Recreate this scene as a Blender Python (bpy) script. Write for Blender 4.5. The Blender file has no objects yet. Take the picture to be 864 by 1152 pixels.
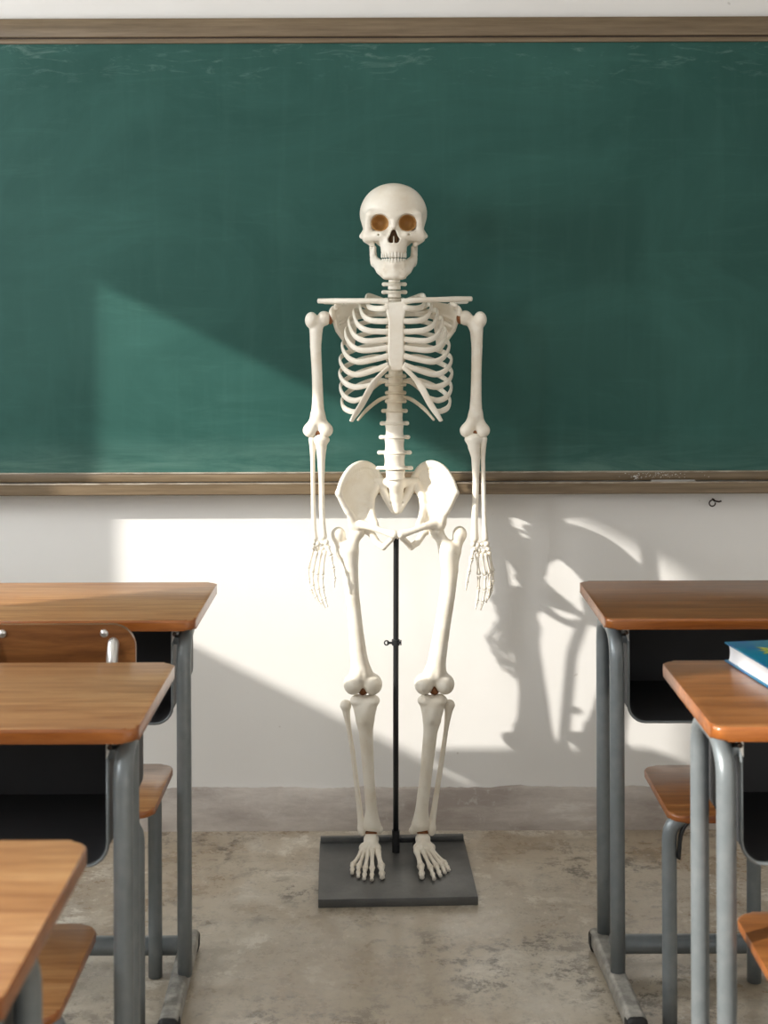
import bpy, bmesh, math, random
import numpy as np
from mathutils import Vector, Matrix

random.seed(4)
SC = bpy.context.scene
COL = SC.collection
PI = math.pi

# ------------------------------------------------------------------ camera
cam_d = bpy.data.cameras.new('camera')
cam = bpy.data.objects.new('camera', cam_d)
COL.objects.link(cam)
SC.camera = cam
cam.location = (0, 0, 1.38)
cam.rotation_euler = (math.radians(90), math.radians(0.2), 0)
cam_d.sensor_fit = 'HORIZONTAL'
cam_d.sensor_width = 36
cam_d.lens = 1600 / 864 * 36
cam_d.shift_y = -226 / 864
cam_d.clip_start = 0.05
cam_d.dof.use_dof = True
cam_d.dof.focus_distance = 3.55
cam_d.dof.aperture_fstop = 8.0

# ------------------------------------------------------------------ light
SUN_E, WORLD_E, WIN_E, FILL_E = 5.7, 0.84, 46.0, 4.5
world = bpy.data.worlds.new('world')
SC.world = world
world.use_nodes = True
world.node_tree.nodes['Background'].inputs[0].default_value = (1.0, 0.985, 0.965, 1)
world.node_tree.nodes['Background'].inputs[1].default_value = WORLD_E
sd = bpy.data.lights.new('sun', 'SUN')
sd.energy = SUN_E
sd.angle = math.radians(0.9)
sd.color = (1.0, 0.95, 0.87)
sun = bpy.data.objects.new('sun', sd)
COL.objects.link(sun)
SUN_DIR = Vector((2.0, 1.0, -1.0)).normalized()
sun.rotation_euler = SUN_DIR.to_track_quat('-Z', 'Y').to_euler()
sun.location = (-6, -1, 5)


def area(name, loc, direction, sx, sy, energy, color=(1, 1, 1)):
    d = bpy.data.lights.new(name, 'AREA')
    d.shape = 'RECTANGLE'; d.size = sx; d.size_y = sy; d.energy = energy; d.color = color
    o = bpy.data.objects.new(name, d)
    COL.objects.link(o)
    o.location = loc
    o.rotation_euler = Vector(direction).to_track_quat('-Z', 'Y').to_euler()
    return o


# daylight coming through the two left windows
area('window_daylight', (-2.5, 2.66, 1.8), (1, 0.1, -0.1), 0.95, 0.75, WIN_E, (0.95, 0.98, 1.0))
area('window_daylight', (-2.5, 0.4, 1.8), (1, 0.1, -0.1), 0.95, 1.5, WIN_E * 1.6, (0.95, 0.98, 1.0))
# weak overhead fill light, added to lift the ambient level
area('overhead_fill', (0.0, 0.2, 2.78), (0, 0, -1), 1.2, 2.4, FILL_E, (1, 0.97, 0.92))

SC.view_settings.view_transform = 'Standard'
SC.view_settings.look = 'None'
SC.view_settings.exposure = 0.0
SC.view_settings.gamma = 1.0
SC.view_settings.use_curve_mapping = False
try:
    SC.cycles.use_denoising = True
    SC.cycles.max_bounces = 8
    SC.cycles.diffuse_bounces = 5
    SC.cycles.sample_clamp_indirect = 6
except Exception:
    pass


# ------------------------------------------------------------------ materials
class MT:
    def __init__(s, name):
        s.m = bpy.data.materials.new(name); s.m.use_nodes = True
        s.nt = s.m.node_tree; s.b = s.nt.nodes['Principled BSDF']
        s.tc = s.nt.nodes.new('ShaderNodeTexCoord')

    def n(s, t, **k):
        x = s.nt.nodes.new(t)
        for a, b in k.items(): setattr(x, a, b)
        return x

    def l(s, a, b): s.nt.links.new(a, b)

    def mapping(s, scale=(1, 1, 1), rot=(0, 0, 0), loc=(0, 0, 0), src='Object'):
        m = s.n('ShaderNodeMapping')
        m.inputs['Scale'].default_value = scale; m.inputs['Rotation'].default_value = rot
        m.inputs['Location'].default_value = loc
        s.l(s.tc.outputs[src], m.inputs['Vector'])
        return m.outputs[0]

    def noise(s, vec, scale, detail=6, rough=0.55, dist=0.0):
        x = s.n('ShaderNodeTexNoise')
        x.inputs['Scale'].default_value = scale; x.inputs['Detail'].default_value = detail
        x.inputs['Roughness'].default_value = rough; x.inputs['Distortion'].default_value = dist
        s.l(vec, x.inputs['Vector'])
        return x.outputs['Fac']

    def ramp(s, fac, stops):
        r = s.n('ShaderNodeValToRGB')
        e = r.color_ramp.elements
        while len(e) < len(stops): e.new(0.5)
        for i, (p, c) in enumerate(stops):
            e[i].position = p
            e[i].color = (c, c, c, 1) if isinstance(c, (int, float)) else (*c, 1)
        s.l(fac, r.inputs[0])
        return r.outputs[0]

    def mix(s, fac, a, b, mode='MIX'):
        x = s.n('ShaderNodeMix', data_type='RGBA', blend_type=mode)
        for sock, v in ((0, fac), (6, a), (7, b)):
            if hasattr(v, 'is_output'): s.l(v, x.inputs[sock])
            elif sock == 0: x.inputs[0].default_value = v
            else: x.inputs[sock].default_value = (*v, 1)
        return x.outputs[2]

    def base(s, c):
        if hasattr(c, 'is_output'): s.l(c, s.b.inputs['Base Color'])
        else: s.b.inputs['Base Color'].default_value = (*c, 1)
        return s

    def bump(s, fac, strength=0.2, dist=0.002):
        x = s.n('ShaderNodeBump'); x.inputs['Strength'].default_value = strength
        x.inputs['Distance'].default_value = dist
        s.l(fac, x.inputs['Height']); s.l(x.outputs[0], s.b.inputs['Normal'])

    def set(s, **k):
        for a, v in k.items():
            s.b.inputs[a.replace('_', ' ')].default_value = v
        return s


def srgb(r, g, b):
    f = lambda c: (c / 255 / 12.92) if c / 255 <= 0.04045 else ((c / 255 + 0.055) / 1.055) ** 2.4
    return (f(r), f(g), f(b))


def make_materials():
    M = {}
    # plaster
    t = MT('white_plaster'); v = t.mapping()
    big = t.noise(v, 1.6, 4); fine = t.noise(v, 60, 5)
    c = t.mix(t.ramp(big, [(0.35, 0.0), (0.7, 1.0)]), (0.80, 0.785, 0.76), (0.85, 0.84, 0.82))
    c = t.mix(t.ramp(t.noise(v, 23, 2, 0.4), [(0.0, 0.0), (0.765, 0.0), (0.78, 0.5)]), c, (0.5, 0.47, 0.43))
    t.base(c).set(Roughness=0.8); t.bump(fine, 0.12, 0.002); M['plaster'] = t.m
    t = MT('ceiling_paint'); t.base((0.82, 0.81, 0.79)).set(Roughness=0.9); M['ceiling'] = t.m
    # concrete floor
    t = MT('worn_concrete'); v = t.mapping(); vs = t.mapping((1, 1.6, 1))
    n1 = t.noise(v, 2.0, 8, 0.62, 0.6); n2 = t.noise(v, 5.5, 12, 0.78, 0.2); n3 = t.noise(t.mapping((1.5, 1, 1)), 30, 10, 0.78)
    n4 = t.noise(t.mapping((1, 1, 1), (0, 0, 0), (7, 3, 0)), 2.6, 5, 0.6, 0.3); n5 = t.noise(t.mapping((1, 1, 1), (0, 0, 0), (1, 9, 0)), 16, 12, 0.85)
    c = t.mix(t.ramp(n1, [(0.42, 0.0), (0.58, 1.0)]), srgb(160, 142, 118), srgb(198, 189, 174))
    c = t.mix(t.ramp(n2, [(0.42, 0.0), (0.58, 0.7)]), c, srgb(186, 174, 154))
    lt = t.n('ShaderNodeMath', operation='MULTIPLY'); t.l(t.ramp(n2, [(0.53, 0.0), (0.57, 0.9), (0.64, 0.5)]), lt.inputs[0]); t.l(t.ramp(n4, [(0.50, 0.0), (0.58, 1.0)]), lt.inputs[1])
    c = t.mix(lt.outputs[0], c, srgb(226, 219, 205))
    dk = t.n('ShaderNodeMath', operation='MULTIPLY'); t.l(t.ramp(n5, [(0.50, 0.0), (0.56, 0.95)]), dk.inputs[0]); t.l(t.ramp(n4, [(0.36, 1.0), (0.50, 0.12)]), dk.inputs[1])
    c = t.mix(dk.outputs[0], c, srgb(88, 78, 64))
    c = t.mix(t.ramp(n3, [(0.52, 0.0), (0.66, 0.45)]), c, srgb(126, 113, 94))
    vv = t.n('ShaderNodeTexVoronoi', feature='DISTANCE_TO_EDGE'); vv.inputs['Scale'].default_value = 2.3
    nd = t.n('ShaderNodeVectorMath', operation='ADD')
    nn = t.n('ShaderNodeTexNoise'); nn.inputs['Scale'].default_value = 3.5; nn.inputs['Detail'].default_value = 8
    t.l(v, nn.inputs['Vector']); t.l(nn.outputs['Color'], nd.inputs[0]); t.l(v, nd.inputs[1]); t.l(nd.outputs[0], vv.inputs['Vector'])
    crack = t.ramp(vv.outputs['Distance'], [(0.0, 0.22), (0.006, 0.0)])
    c = t.mix(crack, c, srgb(92, 84, 72))
    t.base(c)
    t.l(t.ramp(n2, [(0.3, 0.18), (0.7, 0.42)]), t.b.inputs['Roughness'])
    t.bump(n3, 0.15, 0.002); t.b.inputs['Coat Weight'].default_value = 0.45; t.b.inputs['Coat Roughness'].default_value = 0.2; M['floor'] = t.m
    # skirting
    t = MT('grey_skirting_render'); v = t.mapping(); vx = t.mapping((0.5, 1, 2))
    n1 = t.noise(vx, 5, 8, 0.65); n2 = t.noise(v, 30, 8, 0.7)
    c = t.mix(t.ramp(n1, [(0.36, 0.0), (0.62, 1.0)]), srgb(158, 147, 139), srgb(204, 196, 188))
    c = t.mix(t.ramp(n2, [(0.56, 0.0), (0.66, 0.6)]), c, srgb(196, 190, 184))
    c = t.mix(t.ramp(n1, [(0.60, 0.0), (0.64, 0.5), (0.66, 0.0)]), c, srgb(222, 218, 212))
    t.base(c).set(Roughness=0.7); t.bump(n2, 0.4, 0.003); M['skirt'] = t.m
    # chalkboard
    t = MT('green_chalkboard'); v = t.mapping()
    vert = t.mapping((7, 1, 0.7), (0, 0.05, 0)); cloud = t.mapping((1, 1, 1.5), (0, 0.25, 0)); st = t.mapping((1.2, 1, 9), (0, -0.08, 0))
    nv = t.noise(vert, 3, 6, 0.6, 0.3); nc = t.noise(cloud, 1.7, 7, 0.6, 1.2); ns = t.noise(st, 2.4, 8, 0.7, 0.8)
    c = t.mix(t.ramp(nc, [(0.38, 0.0), (0.72, 1.0)]), (0.014, 0.073, 0.060), (0.026, 0.104, 0.087))
    c = t.mix(t.ramp(nv, [(0.50, 0.0), (0.85, 0.16)]), c, (0.070, 0.180, 0.153))
    c = t.mix(t.ramp(ns, [(0.54, 0.0), (0.80, 0.20)]), c, (0.072, 0.19, 0.157))
    sepz = t.n('ShaderNodeSeparateXYZ'); t.l(t.tc.outputs['Object'], sepz.inputs[0])
    for a, b, cc in ((0.115, 0.0, 0.65), ):   # chalk rubbed along the lower edge
        mr = t.n('ShaderNodeMapRange'); mr.inputs[1].default_value = 0.0; mr.inputs[2].default_value = a
        mr.inputs[3].default_value = cc; mr.inputs[4].default_value = 0.0
        t.l(sepz.outputs['Z'], mr.inputs[0])
        mm = t.n('ShaderNodeMath', operation='MULTIPLY'); t.l(mr.outputs[0], mm.inputs[0])
        t.l(t.ramp(ns, [(0.40, 0.1), (0.65, 1.0)]), mm.inputs[1])
        c = t.mix(mm.outputs[0], c, (0.12, 0.22, 0.185))
    mr = t.n('ShaderNodeMapRange'); mr.inputs[1].default_value = 1.0; mr.inputs[2].default_value = 1.13
    mr.inputs[3].default_value = 0.0; mr.inputs[4].default_value = 0.5
    t.l(sepz.outputs['Z'], mr.inputs[0])
    mm = t.n('ShaderNodeMath', operation='MULTIPLY'); t.l(mr.outputs[0], mm.inputs[0])
    t.l(t.ramp(t.noise(t.mapping((1, 1, 4)), 9, 8, 0.7, 1.0), [(0.55, 0.0), (0.7, 1.0)]), mm.inputs[1])
    c = t.mix(mm.outputs[0], c, (0.2, 0.3, 0.27))
    t.base(c).set(Roughness=0.55); t.b.inputs['Specular IOR Level'].default_value = 0.3
    M['board'] = t.m
    # board frame: brown anodised / wood
    t = MT('brown_board_frame'); v = t.mapping((0.6, 6, 14)); n = t.noise(v, 6, 8, 0.7)
    c = t.mix(t.ramp(n, [(0.35, 0.0), (0.7, 1.0)]), srgb(100, 84, 62), srgb(132, 114, 90))
    t.base(c).set(Roughness=0.42); t.bump(n, 0.08, 0.001); M['frame'] = t.m
    t = MT('dark_frame_groove'); t.base(srgb(60, 46, 36)).set(Roughness=0.6); M['groove'] = t.m
    t = MT('painted_highlight_edge'); v = t.mapping((1, 6, 6)); n = t.noise(v, 14, 8, 0.7); t.base(t.mix(t.ramp(n, [(0.4, 0.0), (0.6, 1.0)]), srgb(140, 124, 106), srgb(190, 180, 166))).set(Roughness=0.4, Metallic=0.3); M['edge'] = t.m  # pale tone stands for the highlight on tray lip and rail
    t = MT('dull_chalk'); t.base((0.38, 0.36, 0.34)).set(Roughness=0.9); M['dullchalk'] = t.m
    t = MT('chalk_powder'); t.base((0.78, 0.77, 0.75)).set(Roughness=0.95); M['chalk'] = t.m
    # wood tops
    def wood(name, d, m_, l, rough, seed):
        t = MT(name); v = t.mapping((1.3, 16, 16), (0, 0, 0), (seed, seed * 0.7, 0))
        n = t.noise(v, 2.6, 8, 0.6, 0.9); v2 = t.mapping((6, 120, 120), (0, 0, 0), (seed, 0, 0))
        n2 = t.noise(v2, 2.2, 5, 0.65, 0.3)
        c = t.ramp(n, [(0.30, d), (0.5, m_), (0.70, l)])
        c = t.mix(t.ramp(n2, [(0.5, 0.0), (0.72, 0.55)]), c, d)
        vb = t.mapping((1, 1, 1), (0, 0, 0), (seed * 3, 1, 1)); nb = t.noise(vb, 4, 3)
        c = t.mix(t.ramp(nb, [(0.4, 0.0), (0.7, 0.35)]), c, d)
        t.base(c).set(Roughness=rough); t.b.inputs['Coat Weight'].default_value = 0.35
        t.b.inputs['Coat Roughness'].default_value = 0.22
        t.bump(n2, 0.05, 0.0006)
        return t.m
    M['wood'] = wood('varnished_oak_top', srgb(150, 100, 60), srgb(184, 134, 86), srgb(206, 160, 110), 0.36, 0.0)
    M['wood_dark'] = wood('varnished_walnut_top', srgb(104, 62, 30), srgb(138, 88, 46), srgb(164, 110, 62), 0.32, 2.0)
    M['wood_edge'] = wood('varnished_edge_band', srgb(120, 64, 24), srgb(158, 92, 38), srgb(182, 112, 54), 0.3, 5.0)
    # metals
    t = MT('grey_painted_steel'); v = t.mapping(); n = t.noise(v, 40, 4)
    c = t.mix(t.ramp(n, [(0.4, 0.0), (0.8, 0.5)]), srgb(122, 129, 132), srgb(146, 150, 152))
    t.base(c).set(Roughness=0.36, Metallic=0.25); M['steel'] = t.m
    t = MT('worn_foot_rail_steel'); v = t.mapping(); n = t.noise(v, 26, 8, 0.7)
    c = t.mix(t.ramp(n, [(0.42, 0.0), (0.66, 1.0)]), srgb(136, 134, 128), srgb(188, 185, 178))
    t.base(c).set(Roughness=0.45, Metallic=0.25); M['rail'] = t.m
    t = MT('dark_enamel_tray'); v = t.mapping(); n = t.noise(v, 9, 5)
    t.base(t.mix(n, (0.026, 0.027, 0.030), (0.044, 0.045, 0.049))).set(Roughness=0.6); M['tray'] = t.m
    t = MT('bright_zinc'); t.base((0.72, 0.72, 0.70)).set(Roughness=0.28, Metallic=0.85); M['zinc'] = t.m
    t = MT('black_rubber'); t.base((0.012, 0.012, 0.012)).set(Roughness=0.55); M['rubber'] = t.m
    t = MT('black_pole'); v = t.mapping((4, 4, 1)); n = t.noise(v, 8, 4)
    t.base(t.mix(n, (0.022, 0.024, 0.026), (0.05, 0.052, 0.055))).set(Roughness=0.33, Metallic=0.5); M['pole'] = t.m
    t = MT('dark_base_plate'); v = t.mapping(); n = t.noise(v, 12, 9, 0.75); n2 = t.noise(v, 60, 4, 0.6)
    c = t.mix(t.ramp(n, [(0.4, 0.0), (0.75, 0.7)]), (0.085, 0.087, 0.086), (0.17, 0.172, 0.165))
    c = t.mix(t.ramp(n2, [(0.0, 0.0), (0.7, 0.0), (0.73, 0.5)]), c, (0.02, 0.02, 0.02))
    t.base(c).set(Roughness=0.34, Metallic=0.2); M['plate'] = t.m
    # bone
    t = MT('ivory_bone_plastic'); v = t.mapping(); n = t.noise(v, 14, 6, 0.6, 0.5); n2 = t.noise(v, 70, 5, 0.7)
    c = t.mix(t.ramp(n, [(0.42, 0.0), (0.72, 0.7)]), (0.88, 0.83, 0.73), (0.74, 0.65, 0.51))
    c = t.mix(t.ramp(n2, [(0.60, 0.0), (0.75, 0.35)]), c, (0.62, 0.53, 0.42))
    t.base(c).set(Roughness=0.42); t.b.inputs['Subsurface Weight'].default_value = 0.0
    t.bump(n2, 0.12, 0.0012); M['bone'] = t.m
    t = MT('tan_spine_plastic'); v = t.mapping(); n = t.noise(v, 20, 6, 0.6, 0.5)
    c = t.mix(t.ramp(n, [(0.35, 0.0), (0.75, 1.0)]), (0.78, 0.71, 0.58), (0.64, 0.53, 0.37))
    t.base(c).set(Roughness=0.45); M['bone_tan'] = t.m
    t = MT('amber_cartilage'); v = t.mapping(); n = t.noise(v, 60, 4)
    c = t.mix(n, srgb(150, 92, 42), srgb(96, 54, 26))
    t.base(c).set(Roughness=0.5); M['amber'] = t.m
    t = MT('ochre_socket_lining'); v = t.mapping(); n = t.noise(v, 45, 4)
    c = t.mix(n, srgb(176, 132, 74), srgb(150, 104, 52))
    t.base(c).set(Roughness=0.6); M['ochre'] = t.m
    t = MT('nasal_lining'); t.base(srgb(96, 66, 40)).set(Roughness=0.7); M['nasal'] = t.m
    t = MT('tooth_enamel'); t.base((0.86, 0.82, 0.73)).set(Roughness=0.3); M['tooth'] = t.m
    # book
    t = MT('blue_book_cover'); v = t.mapping()
    sp = t.n('ShaderNodeSeparateXYZ'); t.l(t.tc.outputs['Object'], sp.inputs[0])
    n = t.noise(v, 18, 4, 0.5, 1.5)
    c = t.mix(t.ramp(n, [(0.35, 0.0), (0.7, 1.0)]), srgb(8, 96, 150), srgb(20, 128, 150))
    t.base(c).set(Roughness=0.3); M['cover'] = t.m
    t = MT('yellow_leaf_print'); v = t.mapping(); n = t.noise(v, 60, 3)
    t.base(t.mix(t.ramp(n, [(0.4, 0.0), (0.6, 1.0)]), srgb(205, 195, 70), srgb(120, 165, 90))).set(Roughness=0.35); M['print'] = t.m
    t = MT('page_block'); v = t.mapping((1, 1, 300)); n = t.noise(v, 3, 2)
    t.base(t.mix(n, (0.72, 0.72, 0.73), (0.86, 0.86, 0.87))).set(Roughness=0.8); M['pages'] = t.m
    t = MT('rusty_iron'); t.base(srgb(60, 48, 40)).set(Roughness=0.6, Metallic=0.5); M['iron'] = t.m
    t = MT('white_window_paint'); t.base((0.78, 0.78, 0.76)).set(Roughness=0.4); M['winpaint'] = t.m
    return M


M = make_materials()


# ------------------------------------------------------------------ object helpers
def link_mesh(name, me, mat, parent=None, smooth=True):
    o = bpy.data.objects.new(name, me)
    COL.objects.link(o)
    if mat is not None and len(me.materials) == 0: me.materials.append(mat)
    if smooth:
        me.polygons.foreach_set('use_smooth', [True] * len(me.polygons))
    if parent is not None: o.parent = parent
    return o


def obj(name, bm, mat, parent=None, smooth=True, auto=None):
    me = bpy.data.meshes.new(name)
    bmesh.ops.recalc_face_normals(bm, faces=bm.faces[:])
    bm.to_mesh(me); bm.free()
    o = link_mesh(name, me, mat, parent, smooth)
    if auto is not None:
        me.set_sharp_from_angle(angle=math.radians(auto))
    return o


def tag(o, label=None, cat=None, group=None, kind=None):
    if label: o['label'] = label
    if cat: o['category'] = cat
    if group: o['group'] = group
    if kind: o['kind'] = kind
    return o


def empty(name, loc, rz=0.0):
    o = bpy.data.objects.new(name, None); COL.objects.link(o)
    o.location = loc; o.rotation_euler = (0, 0, rz); o.empty_display_size = 0.05
    return o


def box(bm, x0, x1, y0, y1, z0, z1, bevel=0.0, seg=2):
    r = bmesh.ops.create_cube(bm, size=1.0)
    vs = r['verts']
    for v in vs:
        v.co = Vector(((x0 + x1) / 2 + v.co.x * (x1 - x0), (y0 + y1) / 2 + v.co.y * (y1 - y0), (z0 + z1) / 2 + v.co.z * (z1 - z0)))
    if bevel:
        es = {e for v in vs for e in v.link_edges}
        bmesh.ops.bevel(bm, geom=list(es), offset=bevel, segments=seg, profile=0.5, affect='EDGES')


def catmull(pts, n=8):
    P = [np.array(p, float) for p in pts]
    P = [2 * P[0] - P[1]] + P + [2 * P[-1] - P[-2]]
    out = []
    for i in range(1, len(P) - 2):
        for k in range(n):
            t = k / n
            out.append(0.5 * ((2 * P[i]) + (-P[i - 1] + P[i + 1]) * t + (2 * P[i - 1] - 5 * P[i] + 4 * P[i + 1] - P[i + 2]) * t * t
                              + (-P[i - 1] + 3 * P[i] - 3 * P[i + 1] + P[i + 2]) * t ** 3))
    out.append(P[-2])
    return out


def sweep(bm, pts, ra, rb=None, up=(0, 0, 1), seg=12, cap=True):
    """tube along pts; ra = half-size along 'up', rb = half-size across (floats or lists)."""
    n = len(pts)
    pts = [Vector(p) for p in pts]
    if not hasattr(ra, '__len__'): ra = [ra] * n
    if rb is None: rb = ra
    if not hasattr(rb, '__len__'): rb = [rb] * n
    rings = []
    upv = Vector(up)
    for i in range(n):
        t = (pts[min(i + 1, n - 1)] - pts[max(i - 1, 0)]).normalized()
        u = upv - t * upv.dot(t)
        if u.length < 1e-3: u = Vector((1, 0, 0)) - t * t.x
        u.normalize(); s = t.cross(u)
        upv = u if up == 'auto' else upv
        rings.append([bm.verts.new(pts[i] + u * (ra[i] * math.cos(a)) + s * (rb[i] * math.sin(a)))
                      for a in (2 * PI * k / seg for k in range(seg))])
    for i in range(n - 1):
        for k in range(seg):
            k2 = (k + 1) % seg
            bm.faces.new((rings[i][k], rings[i][k2], rings[i + 1][k2], rings[i + 1][k]))
    if cap:
        bm.faces.new(rings[0][::-1]); bm.faces.new(rings[-1])


def prism(bm, outline, z0, z1, bevel=0.0, seg=3):
    """vertical prism of a 2-D outline (x, y)."""
    a = [bm.verts.new((x, y, z0)) for x, y in outline]
    b = [bm.verts.new((x, y, z1)) for x, y in outline]
    f0 = bm.faces.new(a[::-1]); f1 = bm.faces.new(b)
    n = len(a)
    for i in range(n): bm.faces.new((a[i], a[(i + 1) % n], b[(i + 1) % n], b[i]))
    if bevel:
        es = list(f0.edges) + list(f1.edges)
        bmesh.ops.bevel(bm, geom=es, offset=bevel, segments=seg, profile=0.5, affect='EDGES')


def rrect(x0, x1, y0, y1, r, n=6):
    out = []
    for cx, cy, a0 in ((x1 - r, y1 - r, 0), (x0 + r, y1 - r, PI / 2), (x0 + r, y0 + r, PI), (x1 - r, y0 + r, 1.5 * PI)):
        for k in range(n + 1):
            a = a0 + PI / 2 * k / n
            out.append((cx + r * math.cos(a), cy + r * math.sin(a)))
    return out


# ------------------------------------------------------------------ signed-distance modelling (for the bones)
def smin(a, b, k):
    if k <= 0: return np.minimum(a, b)
    h = np.clip(0.5 + 0.5 * (b - a) / k, 0, 1)
    return b * (1 - h) + a * h - k * h * (1 - h)


def smax(a, b, k): return -smin(-a, -b, k)


def rc(P, a, b, ra, rb=None):
    if rb is None: rb = ra
    a = np.array(a, np.float32); b = np.array(b, np.float32)
    d = b - a
    t = np.clip(((P - a) @ d) / max(float(d @ d), 1e-6), 0, 1)
    return np.linalg.norm(P - a - t[:, None] * d, axis=1) - (ra + (rb - ra) * t)


def el(P, c, r, rot=None):
    q = P - np.array(c, np.float32)
    if rot is not None: q = q @ np.array(Matrix.Rotation(rot[1], 3, rot[0]), np.float32)
    r = np.array(r, np.float32)
    k0 = np.linalg.norm(q / r, axis=1); k1 = np.linalg.norm(q / (r * r), axis=1) + 1e-6
    return k0 * (k0 - 1) / k1


def chain(P, pts, rad, k=2.0, flat=None):
    """union of round cones; flat=(axis, factor) squashes."""
    d = None
    for i in range(len(pts) - 1):
        e = rc(P, pts[i], pts[i + 1], rad[i], rad[i + 1])
        d = e if d is None else smin(d, e, k * 0.2)
    return d


def sheet(P, pts, rad):
    """union of many small spheres on a surface patch."""
    pts = np.array(pts, np.float32)
    out = np.full(len(P), 1e9, np.float32)
    rad = np.full(len(pts), rad, np.float32) if not hasattr(rad, '__len__') else np.array(rad, np.float32)
    p2 = (pts ** 2).sum(1)
    for s in range(0, len(P), 20000):
        Q = P[s:s + 20000]
        d2 = (Q ** 2).sum(1)[:, None] + p2[None] - 2 * Q @ pts.T
        out[s:s + 20000] = (np.sqrt(np.maximum(d2, 0)) - rad[None]).min(1)
    return out


def mir(P):
    Q = P.copy(); Q[:, 0] = np.abs(Q[:, 0]); return Q


def nets(fn, lo, hi, h):
    """surface nets over a regular grid -> verts (n,3), quads (m,4)"""
    lo = np.array(lo, float); hi = np.array(hi, float)
    n = np.ceil((hi - lo) / h).astype(int) + 1
    ax = [lo[i] + h * np.arange(n[i]) for i in range(3)]
    G = np.stack(np.meshgrid(*ax, indexing='ij'), -1).reshape(-1, 3).astype(np.float32)
    F = np.empty(len(G), np.float32)
    for s in range(0, len(G), 400000):
        F[s:s + 400000] = fn(G[s:s + 400000])
    F = F.reshape(n)
    F[0] = F[-1] = 1; F[:, 0] = F[:, -1] = 1; F[:, :, 0] = F[:, :, -1] = 1
    S = F < 0
    m = n - 1
    acc = np.zeros((*m, 3)); cnt = np.zeros(m)
    I = np.stack(np.meshgrid(*[np.arange(k) for k in m], indexing='ij'), -1).astype(float)
    for axis in range(3):
        o = [0, 1, 2]; o.remove(axis)
        for da in (0, 1):
            for db in (0, 1):
                a = [0, 0, 0]; a[o[0]] = da; a[o[1]] = db
                b = list(a); b[axis] = 1
                sa = tuple(slice(a[k], a[k] + m[k]) for k in range(3)); sb = tuple(slice(b[k], b[k] + m[k]) for k in range(3))
                fa, fb = F[sa], F[sb]
                x = S[sa] != S[sb]
                t = np.where(x, fa / np.where(x, fa - fb, 1), 0)
                p = np.zeros((*m, 3)); p[..., o[0]] = da; p[..., o[1]] = db; p[..., axis] = t
                acc += p * x[..., None]; cnt += x
    has = cnt > 0
    idx = -np.ones(m, int); idx[has] = np.arange(has.sum())
    V = (acc[has] / cnt[has][:, None] + I[has]) * h + lo
    quads = []
    for axis in range(3):
        o = [0, 1, 2]; o.remove(axis)
        sl = [slice(0, m[k]) for k in range(3)]
        s0 = list(sl); s1 = list(sl)
        s0[axis] = slice(0, m[axis]); s1[axis] = slice(1, m[axis] + 1)
        for k in o: s0[k] = slice(1, m[k]); s1[k] = slice(1, m[k])
        a = S[tuple(s0)]; b = S[tuple(s1)]
        e = np.argwhere(a != b)
        if len(e) == 0: continue
        fl = a[tuple(e.T)]
        e = e.copy()
        for k in o: e[:, k] += 1
        q = []
        for da, db in ((1, 1), (0, 1), (0, 0), (1, 0)):
            c = e.copy(); c[:, o[0]] -= da; c[:, o[1]] -= db
            q.append(idx[tuple(c.T)])
        q = np.stack(q, 1)
        flip = fl if axis != 1 else ~fl
        q[~flip] = q[~flip][:, ::-1]
        quads.append(q)
    return V, np.concatenate(quads)


# The skeleton is measured in units of 1/449 m: u to the right, v downwards, w away from the viewer.
KS = 449.0
SK_Y = 3.56


def W(u, v, w=0.0):
    return Vector(((u - 432) / KS, SK_Y + w / KS, 1.38 - (v - 350) / KS))


def bone(name, fn, lo, hi, h, mat, parent, off=(0, 0, 0)):
    V, Q = nets(fn, lo, hi, h)
    V = V + np.array(off)
    co = np.stack([(V[:, 0] - 432) / KS, SK_Y + V[:, 2] / KS, 1.38 - (V[:, 1] - 350) / KS], 1)
    me = bpy.data.meshes.new(name)
    me.from_pydata(co.tolist(), [], Q.tolist())
    me.update()
    bm = bmesh.new(); bm.from_mesh(me)
    bmesh.ops.recalc_face_normals(bm, faces=bm.faces[:]); bm.to_mesh(me); bm.free()
    return link_mesh(name, me, mat, parent)


def tube_px(bm, pts, ra, rb=None, up=(0, 0, 1), seg=10, n=6):
    k = len(pts)
    if hasattr(ra, '__len__'):
        x = np.linspace(0, k - 1, (k - 1) * n + 1)
        ra_ = [float(v) / KS for v in np.interp(x, range(k), ra)]
        rb_ = ra_ if rb is None else [float(v) / KS for v in np.interp(x, range(k), rb)]
    else:
        ra_ = ra / KS; rb_ = None if rb is None else rb / KS
    sweep(bm, [W(*p) for p in catmull(pts, n)], ra_, rb_, up, seg)


# ------------------------------------------------------------------ the room
WY = 3.79        # front wall
LX, RX = -2.2, 2.6
BY = -2.0
CH = 2.8


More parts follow.
